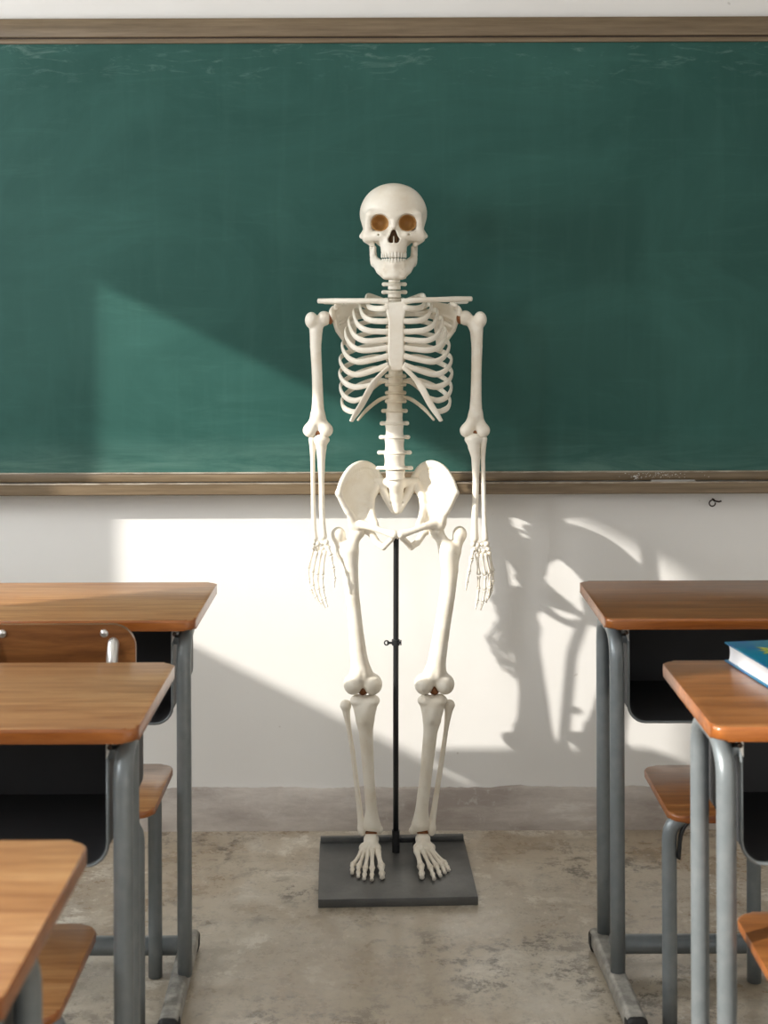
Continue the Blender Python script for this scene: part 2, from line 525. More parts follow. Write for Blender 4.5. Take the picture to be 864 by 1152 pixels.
def build_room():
    bm = bmesh.new(); box(bm, LX - 0.15, RX + 0.15, BY, WY + 0.15, -0.1, 0.0)
    tag(obj('floor', bm, M['floor'], smooth=False), kind='structure')
    bm = bmesh.new(); box(bm, LX - 0.15, RX + 0.15, WY, WY + 0.15, 0.0, CH)
    tag(obj('wall_front', bm, M['plaster'], smooth=False), kind='structure')
    bm = bmesh.new(); box(bm, RX, RX + 0.15, BY, WY, 0.0, CH)
    tag(obj('wall_right', bm, M['plaster'], smooth=False), kind='structure')
    bm = bmesh.new(); box(bm, LX - 0.15, RX + 0.15, BY, WY + 0.15, CH, CH + 0.1)
    tag(obj('ceiling', bm, M['ceiling'], smooth=False), kind='structure')
    # left wall with two window openings
    wins = [(2.22, 3.062, 1.31, 2.25), (0.25, 1.05, 1.31, 2.25)]
    bm = bmesh.new()
    ys = [BY] + sorted([w[0] for w in wins] + [w[1] for w in wins]) + [WY]
    zs = [0, 1.31, 2.25, CH]
    for i in range(len(ys) - 1):
        for j in range(3):
            hole = any(abs(ys[i] - w[0]) < 1e-6 and j == 1 for w in wins)
            if not hole: box(bm, LX - 0.12, LX, ys[i], ys[i + 1], zs[j], zs[j + 1])
    tag(obj('wall_left', bm, M['plaster'], smooth=False), kind='structure')
    for i, (a, b, c, d) in enumerate(wins):
        bm = bmesh.new()
        t = 0.012
        box(bm, LX - 0.12, LX + 0.01, a, a + t, c, d); box(bm, LX - 0.12, LX + 0.01, b - t, b, c, d)
        box(bm, LX - 0.12, LX + 0.03, a + t, b - t, c, c + t); box(bm, LX - 0.12, LX + 0.01, a + t, b - t, d - t, d)
        tag(obj('window_%d' % (i + 1), bm, M['winpaint'], smooth=False), kind='structure')
    # concrete skirting band with a ragged painted top edge
    bm = bmesh.new()
    n = 480
    x0, x1 = LX, RX
    rnd = random.Random(9)
    f, bk = [], []
    z = 0.0
    for i in range(n + 1):
        x = x0 + (x1 - x0) * i / n
        z = 0.8 * z + rnd.uniform(-0.0016, 0.0016)
        f.append((x, 0.112 + z))
    va = [bm.verts.new((x, WY - 0.014, 0.0)) for x, _ in f]
    vb = [bm.verts.new((x, WY - 0.014, zz - 0.004)) for x, zz in f]
    vc = [bm.verts.new((x, WY - 0.0005, zz)) for x, zz in f]
    for i in range(n):
        bm.faces.new((va[i], va[i + 1], vb[i + 1], vb[i])); bm.faces.new((vb[i], vb[i + 1], vc[i + 1], vc[i]))
    tag(obj('baseboard_front', bm, M['skirt']), kind='structure')


# ------------------------------------------------------------------ chalkboard
def build_board():
    t = empty('chalkboard', (0.0, WY, 0.90))
    tag(t, 'large green chalkboard in a brown frame mounted on the wall behind the skeleton', 'chalkboard')
    X = 1.62
    Z0, Z1 = 0.045, 1.19       # board surface above the tray, local
    bm = bmesh.new(); box(bm, -X, X, -0.022, -0.002, 0.0, Z1 - Z0)
    s = obj('writing_surface', bm, M['board'], t, smooth=False); s.location = (0, 0, Z0)
    # top frame rail: broad flat band, groove, thin lip
    bm = bmesh.new()
    box(bm, -X - 0.06, X + 0.06, -0.034, -0.002, Z1 + 0.016, Z1 + 0.066, 0.003)
    box(bm, -X - 0.06, X + 0.06, -0.030, -0.002, Z1, Z1 + 0.0125, 0.002)
    top = obj('frame_rail', bm, M['frame'], t, auto=40)
    bm = bmesh.new(); box(bm, -X - 0.05, X + 0.05, -0.026, -0.003, Z1 + 0.010, Z1 + 0.02)
    obj('frame_groove', bm, M['groove'], top, smooth=False)
    for sx in (-1, 1):
        bm = bmesh.new(); box(bm, min(sx * X, sx * (X + 0.06)), max(sx * X, sx * (X + 0.06)), -0.034, -0.002, 0.0, Z1 + 0.0, 0.003)
        obj('frame_stile', bm, M['frame'], t, auto=40)
    # bottom rail
    bm = bmesh.new(); box(bm, -X, X, -0.030, -0.002, 0.030, Z0 + 0.008, 0.002)
    obj('frame_rail', bm, M['frame'], t, auto=40)
    # chalk tray: a channel with a raised front lip
    bm = bmesh.new()
    prof = [(-0.002, 0.0), (-0.072, 0.0), (-0.075, 0.003), (-0.075, 0.029), (-0.071, 0.031), (-0.066, 0.029), (-0.064, 0.019), (-0.002, 0.019)]
    a = [bm.verts.new((-X - 0.06, y, z)) for y, z in prof]; b = [bm.verts.new((X + 0.06, y, z)) for y, z in prof]
    n = len(prof)
    bm.faces.new(a); bm.faces.new(b[::-1])
    for i in range(n): bm.faces.new((a[i], a[(i + 1) % n], b[(i + 1) % n], b[i]))
    tr = obj('chalk_tray', bm, M['frame'], t, smooth=False)
    bm = bmesh.new(); box(bm, -X - 0.058, X + 0.058, -0.0765, -0.066, 0.0285, 0.0318, 0.0008)  # thin pale strip added as the highlight along the tray lip
    obj('highlight_strip', bm, M['edge'], tr, auto=40)
    bm = bmesh.new(); box(bm, -X, X, -0.032, -0.021, Z0 + 0.0065, Z0 + 0.0100, 0.0008)  # same painted highlight along the top of the bottom rail
    obj('highlight_strip', bm, M['edge'], t, auto=40)
    # chalk crumbs on the frame lip and in the tray
    rnd = random.Random(5)
    bm = bmesh.new()
    def flake(x, y, z, r):
        res = bmesh.ops.create_icosphere(bm, subdivisions=1, radius=r)
        sx, sy, sz = rnd.uniform(0.7, 2.2), rnd.uniform(0.4, 0.9), rnd.uniform(0.3, 0.8)
        for v in res['verts']: v.co = Vector((v.co.x * sx + x, v.co.y * sy + y, v.co.z * sz + z))
    for i in range(150):
        x = 0.735 + rnd.gauss(0, 0.035) if rnd.random() < 0.75 else rnd.uniform(0.62, 0.86)
        if rnd.random() < 0.5: flake(x, -0.0305, rnd.uniform(0.036, 0.052), rnd.uniform(0.0006, 0.0016))
        else: flake(x, rnd.uniform(-0.060, -0.033), 0.0195, rnd.uniform(0.0008, 0.002))
    for i in range(26): flake(0.665 + rnd.gauss(0, 0.004), -0.0305, rnd.uniform(0.031, 0.045), rnd.uniform(0.0008, 0.0018))
    c = obj('chalk_crumbs', bm, M['chalk']); c.location = (0, WY, 0.90)
    tag(c, 'white chalk crumbs scattered on the board ledge above the right desks', 'chalk dust', kind='stuff')
    # a thin flat chalk stick lying in the tray lip
    bm = bmesh.new()
    sweep(bm, [(0, 0, 0), (0.02, 0, 0), (0.115, 0, 0)], 0.0078, None, (0, 0, 1), 10)
    o = obj('chalk_stick', bm, M['dullchalk'], auto=40); o.location = (0.70, WY - 0.054, 0.9270)
    tag(o, 'long thick stick of grey chalk lying in the chalk tray', 'chalk')
    # small hook under the tray
    bm = bmesh.new()
    sweep(bm, [(0, 0, 0), (0, -0.010, 0), (0, -0.020, -0.002)], 0.0028, None, (1, 0, 0), 8)
    ring = [(0.0 + 0.008 * math.cos(a) - 0.006, -0.022, -0.008 + 0.008 * math.sin(a)) for a in [PI / 2 + k * PI / 7 for k in range(12)]]
    sweep(bm, ring, 0.0018, None, (0, 1, 0), 8)
    sweep(bm, [(0.0, -0.020, -0.002), (0.012, -0.022, -0.004), (0.018, -0.022, -0.002)], 0.0022, None, (0, 1, 0), 8)
    o = obj('wall_hook', bm, M['iron']); o.location = (0.874, WY, 0.876)
    tag(o, 'tiny dark iron hook in the wall just under the chalk tray', 'hook')


# ------------------------------------------------------------------ desks
def build_desk(name, label, loc, rz, wood, far_inset, group='school desks facing the chalkboard'):
    """front edge at local y=0 (student side), back at y=D; top at z=0.764"""
    t = empty(name, loc, rz)
    tag(t, label, 'desk', group)
    HW, D, Z = 0.31, 0.40, 0.764
    bm = bmesh.new()
    prism(bm, rrect(-HW, HW, 0, D, 0.022), Z - 0.022, Z, 0.0065, 4)
    bm.faces.ensure_lookup_table()
    o = obj('desktop', bm, M[wood], t, auto=50)
    o.data.materials.append(M['wood_edge'])
    for p in o.data.polygons:
        if abs(p.normal.z) < 0.8: p.material_index = 1
    # book tray: open towards the student, rounded lower corners
    x = HW - 0.052
    y0, y1, z0, z1, r = 0.045, 0.36, 0.545, Z - 0.0225, 0.035
    prof = [(-x, z1)]
    prof += [(-x + r - r * math.cos(a), z0 + r - r * math.sin(a)) for a in [PI / 2 * k / 6 for k in range(7)]]
    prof += [(x - r + r * math.sin(a), z0 + r - r * math.cos(a)) for a in [PI / 2 * k / 6 for k in range(7)]]
    prof += [(x, z1)]
    bm = bmesh.new()
    th = 0.0022
    inner = []
    for i, (px, pz) in enumerate(prof):
        cx = 0; q = Vector((px - 0, pz - (z1 + 0.0)))
        # inward offset
        a = Vector(prof[max(i - 1, 0)]); b = Vector(prof[min(i + 1, len(prof) - 1)])
        d = (b - a).normalized(); nrm = Vector((-d.y, d.x))
        inner.append((px + nrm.x * th, pz + nrm.y * th))
    of = [bm.verts.new((px, y0, pz)) for px, pz in prof]; ob = [bm.verts.new((px, y1, pz)) for px, pz in prof]
    inf = [bm.verts.new((px, y0, pz)) for px, pz in inner]; inb = [bm.verts.new((px, y1 - th, pz)) for px, pz in inner]
    n = len(prof)
    for i in range(n - 1):
        bm.faces.new((of[i], of[i + 1], ob[i + 1], ob[i])); bm.faces.new((inf[i], inb[i], inb[i + 1], inf[i + 1]))
        bm.faces.new((of[i], inf[i], inf[i + 1], of[i + 1]))
    bm.faces.new(ob); bm.faces.new(inb)
    tr = obj('book_tray', bm, M['tray'], t, auto=40)
    # rolled grey rim around the mouth of the tray
    bm = bmesh.new()
    sweep(bm, [(px, y0 - 0.001, pz) for px, pz in prof], 0.0042, 0.0028, (0, 1, 0), 8)
    obj('tray_rim', bm, M['steel'], tr)
    # side frames
    for s in (-1, 1):
        xt = s * (HW - 0.027)
        xf = s * (HW - 0.027 - far_inset)
        rt = 0.0150
        yn, yf = 0.034, 0.215
        zb, zt = 0.040, Z - 0.038
        c = 0.055
        bm = bmesh.new()
        near = [(xt, yn, zb)] + [(xt, yn, zb + (zt - c - zb) * k / 4) for k in (1, 2, 3, 4)]
        near += [(xt, yn + c - c * math.cos(a), zt - c + c * math.sin(a)) for a in [PI / 2 * k / 6 for k in range(1, 7)]]
        near += [((xt + xf) / 2, (yn + yf) / 2, zt)]
        sweep(bm, near, rt, None, (1, 0, 0), 16)
        obj('leg', bm, M['steel'], t)
        bm = bmesh.new()
        far = [(xf, yf, zb)] + [(xf, yf, zb + (zt - c - zb) * k / 4) for k in (1, 2, 3, 4)]
        far += [(xf, yf - c + c * math.cos(a), zt - c + c * math.sin(a)) for a in [PI / 2 * k / 6 for k in range(1, 7)]]
        far += [((xt + xf) / 2, (yn + yf) / 2, zt)]
        sweep(bm, far, rt, None, (1, 0, 0), 16)
        obj('leg', bm, M['steel'], t)
        # foot rail and caps
        xa, xb = xt - s * 0.006, xf + s * 0.010
        ya, yb = -0.150, 0.235
        bm = bmesh.new()
        h = 0.019
        sec = rrect(-h, h, 0.008, 0.045, 0.010, 3)
        A = [bm.verts.new((xa + p, ya, q)) for p, q in sec]; B = [bm.verts.new((xb + p, yb, q)) for p, q in sec]
        m = len(sec)
        bm.faces.new(A); bm.faces.new(B[::-1])
        for i in range(m): bm.faces.new((A[i], A[(i + 1) % m], B[(i + 1) % m], B[i]))
        rl = obj('foot_rail', bm, M['rail'], t, auto=50)
        for (cx, cy, sg) in ((xa, ya, -1), (xb, yb, 1)):
            bm = bmesh.new()
            sec2 = rrect(-0.0205, 0.0205, 0.0, 0.0435, 0.013, 4)
            y_in, y_out = cy - sg * 0.022, cy + sg * 0.008
            ss = [(y_in, 1.0), (cy + sg * 0.003, 1.0), (y_out, 0.75)]
            rings = [[bm.verts.new((cx + p * k, yy, 0.022 + (q - 0.022) * k)) for p, q in sec2] for yy, k in ss]
            m2 = len(sec2)
            for a_, b_ in zip(rings[:-1], rings[1:]):
                for i in range(m2): bm.faces.new((a_[i], a_[(i + 1) % m2], b_[(i + 1) % m2], b_[i]))
            bm.faces.new(rings[0]); bm.faces.new(rings[-1][::-1])
            obj('rubber_cap', bm, M['rubber'], rl, auto=50)
        # zinc bracket under the top
        bm = bmesh.new()
        xi = s * (HW - 0.049)
        pts = [(xt - s * 0.004, Z - 0.023), (xi, Z - 0.023), (xi, Z - 0.050), (xt - s * 0.014, Z - 0.030)]
        a = [bm.verts.new((px, 0.018, pz)) for px, pz in pts]; b = [bm.verts.new((px, 0.028, pz)) for px, pz in pts]
        bm.faces.new(a); bm.faces.new(b[::-1])
        for i in range(4): bm.faces.new((a[i], a[(i + 1) % 4], b[(i + 1) % 4], b[i]))
        br = obj('bracket', bm, M['zinc'], t, smooth=False)
        bm = bmesh.new(); sweep(bm, [(xi + s * 0.006, 0.017, Z - 0.031), (xi + s * 0.006, 0.012, Z - 0.031)], 0.004, None, (0, 0, 1), 8)
        obj('screw', bm, M['iron'], br)
        # tie from tray to frame
        bm = bmesh.new(); box(bm, min(s * x, xt), max(s * x, xt), 0.05, 0.075, Z - 0.060, Z - 0.046, 0.001)
        obj('tie_bar', bm, M['steel'], t, auto=40)
    # low cross bar
    bm = bmesh.new()
    sweep(bm, [(-(HW - 0.03), 0.150, 0.048), (0, 0.150, 0.048), (HW - 0.03, 0.150, 0.048)], 0.0195, None, (0, 0, 1), 16)
    obj('cross_bar', bm, M['steel'], t, auto=50)
    return t


def seat_part(t, cx0, cx1, y0, y1, z, wood):
    bm = bmesh.new()
    prism(bm, rrect(cx0, cx1, y0, y1, 0.03), z - 0.014, z, 0.005, 3)
    o = obj('seat', bm, M[wood], t, auto=50)
    o.data.materials.append(M['wood_edge'])
    for p in o.data.polygons:
        if abs(p.normal.z) < 0.8: p.material_index = 1


def build_stool(name, label, loc, wood='wood_dark', hw=0.165, group='backless seats tucked under the desks', depth=0.30, far=True, rear_in=0.11):
    """seat: front (camera side) at y=0; one front pair of legs, rear pair set inwards"""
    t = empty(name, loc)
    tag(t, label, 'stool', group)
    seat_part(t, -hw, hw, 0, depth, 0.43, wood)
    for s in (-1, 1):
        for (x, y) in ((s * (hw - 0.012), 0.075), (s * (hw - rear_in), depth - 0.05)):
            bm = bmesh.new()
            r = 0.035
            pts = [(x, y, 0.002), (x, y, 0.1), (x, y, 0.25), (x, y, 0.36)]
            pts += [(x - s * (r - r * math.cos(a)), y, 0.365 + r * math.sin(a)) for a in [PI / 2 * k / 5 for k in range(1, 6)]]
            pts += [(x - s * 0.06, y, 0.400)]
            sweep(bm, pts, 0.0145, None, (0, 1, 0), 16)
            obj('leg', bm, M['steel'], t)
        x = s * (hw - 0.012)
        bm = bmesh.new()
        sweep(bm, catmull([(x - s * 0.055, 0.068, 0.408), (x - s * 0.034, 0.068, 0.395), (x - s * 0.021, 0.068, 0.37), (x - s * 0.0165, 0.068, 0.325)], 5), 0.004, 0.009, (1, 0, 0), 8)
        obj('brace', bm, M['rubber'], t)
    bm = bmesh.new(); box(bm, -hw + 0.07, hw - 0.07, 0.04, depth - 0.03, 0.402, 0.4155, 0.003)
    obj('seat_frame', bm, M['steel'], t, auto=40)
    return t


def build_chair(loc):
    t = empty('school_chair', loc)
    tag(t, 'wooden backed school chair tucked under the rear left desk', 'chair')
    hw = 0.175
    seat_part(t, -hw, hw, 0.02, 0.31, 0.43, 'wood')
    for s in (-1, 1):
        for y in (0.06, 0.27):
            x = s * (hw - 0.036)
            bm = bmesh.new(); r = 0.035
            pts = [(x, y, 0.002), (x, y, 0.1), (x, y, 0.25), (x, y, 0.36)]
            pts += [(x - s * (r - r * math.cos(a)), y, 0.365 + r * math.sin(a)) for a in [PI / 2 * k / 5 for k in range(1, 6)]]
            pts += [(x - s * 0.06, y, 0.400)]
            sweep(bm, pts, 0.0145, None, (0, 1, 0), 16)
            obj('leg', bm, M['steel'], t)
        bm = bmesh.new()
        xp = s * 0.112
        sweep(bm, catmull([(xp, 0.10, 0.402), (xp, 0.02, 0.405), (xp, -0.035, 0.45), (xp, -0.055, 0.6), (xp, -0.048, 0.72), (xp, -0.036, 0.757), (xp, -0.026, 0.766)], 5), 0.011, None, (1, 0, 0), 14)
        p = obj('back_post', bm, M['zinc'], t)
        bm = bmesh.new()
        bmesh.ops.create_uvsphere(bm, u_segments=12, v_segments=8, radius=0.008)
        for v in bm.verts: v.co = Vector((v.co.x + s * 0.095 + s * 0.0, v.co.y * 0.6 - 0.032, v.co.z + 0.782))
        obj('bolt', bm, M['zinc'], p)
    bm = bmesh.new(); box(bm, -hw + 0.05, hw - 0.05, 0.05, 0.29, 0.402, 0.4155, 0.003)
    obj('seat_frame', bm, M['steel'], t, auto=40)
    # backrest: plywood panel, rounded corners, slightly curved crest
    bm = bmesh.new()
    out = []
    H0, H1, R = 0.655, 0.800, 0.042
    for (x, z) in rrect(-0.152, 0.152, H0, H1, R, 8):
        if z > 0.72: z += 0.006 * (1 - (x / 0.152) ** 2) - 0.004
        out.append((x, z))
    a = [bm.verts.new((x, -0.030 - 0.018 * (1 - (x / 0.152) ** 2) + 0.004, z)) for x, z in out]
    b = [bm.verts.new((x, -0.018 - 0.018 * (1 - (x / 0.152) ** 2) + 0.004, z)) for x, z in out]
    fa = bm.faces.new(a); fb = bm.faces.new(b[::-1])
    n = len(out)
    for i in range(n): bm.faces.new((a[i], a[(i + 1) % n], b[(i + 1) % n], b[i]))
    o = obj('backrest', bm, M['wood_dark'], t, auto=50)
    return t


# ------------------------------------------------------------------ book
def build_book():
    L, Wd, T = 0.245, 0.19, 0.034
    ang = math.atan2(-0.034, -0.20)
    t = empty('hardback_book', (0.5945, 2.492, 0.7645), 0)
    t.rotation_euler = (0, 0, math.atan2(0.032, 0.207))
    tag(t, 'blue hardcover book with a yellow-green print lying on the nearer right desk', 'book')
    # local: x to the right, y towards the back; back-left corner at origin
    for z0, z1, nm in ((0.0, 0.0028, 'back_cover'), (T - 0.0028, T, 'front_cover')):
        bm = bmesh.new(); box(bm, 0, Wd, -L, 0, z0, z1, 0.0008)
        obj(nm, bm, M['cover'], t, auto=40)
    bm = bmesh.new()
    # page block with a concave fore edge at the left
    zz = np.linspace(0.0028, T - 0.0028, 7)
    L0, L1 = -0.004, -L + 0.004
    rings = []
    for z in zz:
        k = (z - T / 2) / (T / 2)
        xi = 0.0075 + 0.000 - 0.0035 * k * k
        rings.append([bm.verts.new(p) for p in ((xi, L1, z), (Wd - 0.004, L1, z), (Wd - 0.004, L0 - 0.0025, z), (xi, L0 - 0.0025, z))])
    for a, b in zip(rings[:-1], rings[1:]):
        for i in range(4): bm.faces.new((a[i], a[(i + 1) % 4], b[(i + 1) % 4], b[i]))
    bm.faces.new(rings[0]); bm.faces.new(rings[-1][::-1])
    obj('page_block', bm, M['pages'], t, smooth=False)
    bm = bmesh.new()
    sweep(bm, [(Wd - 0.003, 0, T / 2), (Wd - 0.003, -L / 2, T / 2), (Wd - 0.003, -L, T / 2)], T / 2, 0.004, (0, 0, 1), 16)
    obj('spine', bm, M['cover'], t)
    # printed leaf rosette on the cover
    bm = bmesh.new()
    cx, cy = 0.062, -0.075
    for k in range(9):
        a = 2 * PI * k / 9 + 0.2
        ln = 0.040 if k % 2 else 0.032
        d = Vector((math.cos(a), math.sin(a))); p = Vector((-d.y, d.x))
        pts = [Vector((cx, cy)) + d * 0.004, Vector((cx, cy)) + d * ln * 0.5 + p * 0.007, Vector((cx, cy)) + d * ln, Vector((cx, cy)) + d * ln * 0.5 - p * 0.007]
        bm.faces.new([bm.verts.new((q.x, q.y, T + 0.0002)) for q in pts])
    obj('cover_print', bm, M['print'], t, smooth=False)


# ------------------------------------------------------------------ skeleton
def build_skeleton():
    t = empty('anatomical_skeleton_model', (0.026, 3.56, 0.0))
    tag(t, 'life-size ivory plastic human skeleton standing on a dark metal base plate', 'skeleton')
    parts = []

    def B(name, fn, lo, hi, h=1.0, mat='bone', parent=None):
        o = bone(name, fn, lo, hi, h, M[mat], parent)
        if parent is None: parts.append(o)
        return o

    def T(name, bm, mat='bone', parent=None, auto=None):
        o = obj(name, bm, M[mat], parent, auto=auto)
        if parent is None: parts.append(o)
        return o

    # --- skull
    C0 = 443.0

    def cranium(P):
        P = P - np.array((C0, 0, 0), np.float32); Q = mir(P)
        d = el(P, (0, 240, 9), (38.0, 33.0, 44))
        d = smin(d, el(P, (0, 235, -9), (32.5, 26.5, 28)), 8)
        d = smin(d, el(Q, (24, 259, 8), (9, 15, 17)), 6)
        d = smin(d, el(P, (0, 262, -10), (25, 20, 20)), 5)
        d = smin(d, rc(Q, (4, 245, -34.5), (24, 242.5, -29.5), 3.6, 4.2), 3.5)
        d = smin(d, rc(Q, (27, 244, -27), (28.5, 264, -24), 4.5, 4.5), 4)
        d = smin(d, rc(P, (0, 245, -33), (0, 257, -37), 5.0, 3.2), 3)
        d = smin(d, el(P, (0, 274, -25), (15.5, 17, 14.5)), 5)
        d = smin(d, rc(Q, (13, 266, -31), (29, 268, -23), 5.5, 6.0), 4)
        d = smin(d, rc(Q, (29, 267.5, -21), (34.6, 265.5, -6), 4.8, 3.2), 3)
        d = smin(d, rc(Q, (35.0, 265.5, -6), (33, 262, 8), 3.2, 3.2), 3)
        d = smin(d, rc(Q, (30, 270, -20), (24, 276, -20), 4.0, 3.0), 3)
        d = smin(d, el(P, (0, 284, -25), (13.8, 7.0, 13.5)), 3)
        # shallow temple hollow, cheek hollow
        d = smax(d, -el(Q, (39.5, 254, -14), (8.5, 13, 12)), 4)
        d = smax(d, -el(Q, (18.0, 279, -40), (5.0, 7.5, 8)), 3)
        # orbits
        ob = el(Q, (14.7, 253.0, -36), (9.9, 9.5, 19))
        ob = smin(ob, el(Q, (16.6, 251.8, -37), (9.2, 7.8, 15)), 3)
        d = smax(d, -ob, 1.2)
        # nasal aperture
        na = rc(P, (0, 262.6, -52), (0, 262.6, -26), 2.5)
        na = smin(na, rc(P, (0, 266.5, -52), (0, 266.5, -26), 4.0), 2.0)
        na = smin(na, rc(Q, (2.9, 271.8, -52), (2.6, 271, -26), 3.9), 2.0)
        d = smax(d, -na, 0.8)
        # infra-orbital foramen
        d = smax(d, -rc(Q, (16.5, 265.5, -45), (16.5, 266, -32), 1.1), 0.6)
        return d
    sk = B('skull', cranium, (C0 - 42, 203, -46), (C0 + 42, 296, 56), 0.95)
    for s in (-1, 1):   # socket linings
        def lining(P, s=s):
            Pc = P - np.array((C0, 0, 0), np.float32); Pc[:, 0] *= s
            o_ = el(Pc, (15.0, 252.8, -36), (11.0, 10.5, 20)); i_ = el(Pc, (15.0, 252.8, -37), (9.4, 9.0, 17.6))
            d = smax(o_, -i_, 0.3)
            return np.maximum(d, -29.5 - Pc[:, 2])
        B('eye_socket_lining', lining, (C0 + s * 15 - 13, 239, -32), (C0 + s * 15 + 13, 264, -12), 0.8, 'ochre', sk)
    bm = bmesh.new()
    tube_px(bm, [(C0, 256, -24), (C0, 266, -24), (C0, 275, -24)], [4, 6, 5], [2, 2, 2], (1, 0, 0), 10, 3)
    T('nasal_cavity', bm, 'nasal', sk)
    bm = bmesh.new()
    tube_px(bm, [(C0, 268.5, -29), (C0, 272, -33), (C0, 276.5, -37)], [0.8, 0.7, 1.0], [2, 2, 2.5], (1, 0, 0), 8, 3)
    T('nasal_septum', bm, 'bone', sk)

    def jaw(P):
        Q = mir(P - np.array((C0, 0, 0), np.float32))
        lo_ = [(0, 309.0, -33.5), (8, 309.0, -31.5), (14.5, 304.5, -25), (20, 297.0, -14), (21.5, 293, -7)]
        d = chain(Q, lo_, [6.8, 6.6, 5.4, 4.2, 4.0], 3)
        up_ = [(0, 299.5, -34.5), (8, 299.5, -31.5), (13.2, 298, -24), (18.5, 294, -12)]
        d = smin(d, chain(Q, up_, [5.2, 5.0, 4.4, 3.6], 3), 4)
        d = smin(d, chain(Q, [(21.4, 297, -10), (23.2, 287, -6), (24.0, 278, -2)], [4.2, 3.6, 3.2], 3), 3)
        d = smin(d, chain(Q, [(21.0, 295, 0), (23.0, 286, 3), (24.0, 277, 6)], [4.0, 3.4, 3.2], 3), 5)
        d = smin(d, rc(Q, (22.3, 286, -7), (21.5, 279, -11), 3.2, 2.2), 2)
        d = smin(d, el(Q, (0, 311, -38), (7, 4.0, 3.6)), 3)
        d = smin(d, el(Q, (7.5, 312.5, -36), (4.5, 2.8, 3.6)), 2)
        d = smax(d, -rc(Q, (10.5, 304, -46), (10.0, 304, -36), 1.0), 0.6)
        return d
    mj = B('mandible', jaw, (C0 - 31, 272, -46), (C0 + 31, 320, 14), 0.85, 'bone', None)
    mj_parent = sk
    # teeth
    for row, (va, vb) in enumerate(((285.2, 291.3), (291.9, 297.3))):
        bm = bmesh.new()
        xs = [1.75, 5.1, 8.2, 11.0, 13.2]
        for s in (-1, 1):
            for i, x in enumerate(xs):
                wd = [1.65, 1.55, 1.45, 1.25, 1.0][i] * (1.0 if row == 0 else 0.93)
                w = -39.6 + 0.062 * x * x + (0.4 if row else 0)
                r = bmesh.ops.create_cube(bm, size=1.0)
                c = W(C0 + s * x * (1 if row == 0 else 0.94), (va + vb) / 2, w + 2.4)
                sz = ((2 * wd - 0.12) / KS, 4.6 / KS, (vb - va) / KS)
                for v in r['verts']: v.co = Vector((c.x + v.co.x * sz[0], c.y + v.co.y * sz[1], c.z + v.co.z * sz[2]))
                es = {e for v in r['verts'] for e in v.link_edges}
                bmesh.ops.bevel(bm, geom=list(es), offset=0.9 / KS, segments=2, profile=0.5, affect='EDGES')
        T('upper_teeth' if row == 0 else 'lower_teeth', bm, 'tooth', sk if row == 0 else mj, auto=60)

    # --- spine
    def vert(P, c, r, hgt, flange=None, fl_h=1.9, fl_v=None, back=14, fr=1.0):
        u, v, w = c
        q = P - np.array((u, v, w), np.float32)
        rad = np.sqrt(q[:, 0] ** 2 + (q[:, 2] * 1.12) ** 2)
        waist = r * (0.90 + 0.10 * np.clip(np.abs(q[:, 1]) / (hgt / 2), 0, 1.1) ** 2)
        d = smax(rad - waist, np.abs(q[:, 1]) - hgt / 2, 1.6)
        if flange:
            fv = v + hgt / 2 if fl_v is None else fl_v
            d = smin(d, el(P, (u, fv, w + 1), (r + 2.6 * fr, 2.2, r + 1.8)), 1.4)
            d = smin(d, rc(mir(P - np.array((u, 0, 0), np.float32)), (r * 0.6, fv, w + 3), (flange - 1.8, fv + 0.2, w + 4), 2.0, 2.5), 1.2)
        d = smin(d, rc(P, (u, v + 1, w + r * 0.6), (u, v + 4, w + r + back), 2.2, 1.8), 2)
        return d

    def addv(c, r, hgt, flange, fl_v=None, mat='bone_tan', back=12, fr=1.0):
        u, v, w = c
        m = max(r + 4, (flange or 0) + 3)
        B('vertebra', lambda P: vert(P, c, r, hgt, flange, 1.9, fl_v, back, fr),
          (u - m, v - hgt / 2 - 3, w - r - 4), (u + m, v + hgt / 2 + 8, w + r + back + 5), 0.85, mat)
    # cervical
    for v, fl, r in ((307.0, 12, 6.8), (314.5, 13, 7.2), (322.5, 13.6, 7.8), (331.5, 14.2, 8.0), (340.0, 12, 7.4), (347.5, 12, 8)):
        addv((C0 + 0.8, v, 6 + max(0, v - 330) * 0.5), r, 6.6, fl, v - 3.0, 'bone', 10, 0.4)
    # thoracic
    vs = [354 + i * 9.4 for i in range(11)]
    for i, v in enumerate(vs):
        addv((445, v, 18 + 4 * math.sin(i / 10 * PI) - (0 if i < 8 else (i - 7) * 1.2)), 7.6 + 0.18 * i, 8.2, 10.5 if i < 7 else 11.8, v + 4.4, 'bone_tan', 10)
    # lumbar, flange heights measured
    fl = [(463.3, 14.6), (477.3, 16.2), (493.0, 17.3), (510.3, 19.2), (527.8, 20.6)]
    pv = 450.8
    for i, (fv, fw) in enumerate(fl):
        top = pv + (1.2 if i else 1.2); h = fv - top
        addv((443.4 if i else 443.6, top + h / 2, 15 - i * 1.2), 9.4 + i * 0.75, h, fw, fv, 'bone' if i > 0 else 'bone_tan', 12)
        pv = fv
    addv((444.2, 535.0, 9), 11.6, 10.5, None, None, 'bone', 10)

    # --- sternum
    def sternum(P):
        q = P - np.array((445, 0, 0), np.float32)
        w = np.interp(q[:, 1], [338, 346, 356, 363, 395, 414, 420], [12.0, 12.0, 9.6, 8.4, 9.2, 7.6, 3.0]).astype(np.float32)
        d = smax(np.abs(q[:, 0]) - w, np.abs(q[:, 1] - 377.5) - 38, 3)
        wob = -35.5 + 0.0012 * (q[:, 1] - 380) ** 2
        d = smax(d, np.abs(q[:, 2] - wob) - 2.6, 2.2)
        return smax(d, -el(P, (445, 334.5, -35), (6.5, 5, 8)), 2)
    B('sternum', sternum, (430, 332, -43), (460, 421, -27), 0.9)

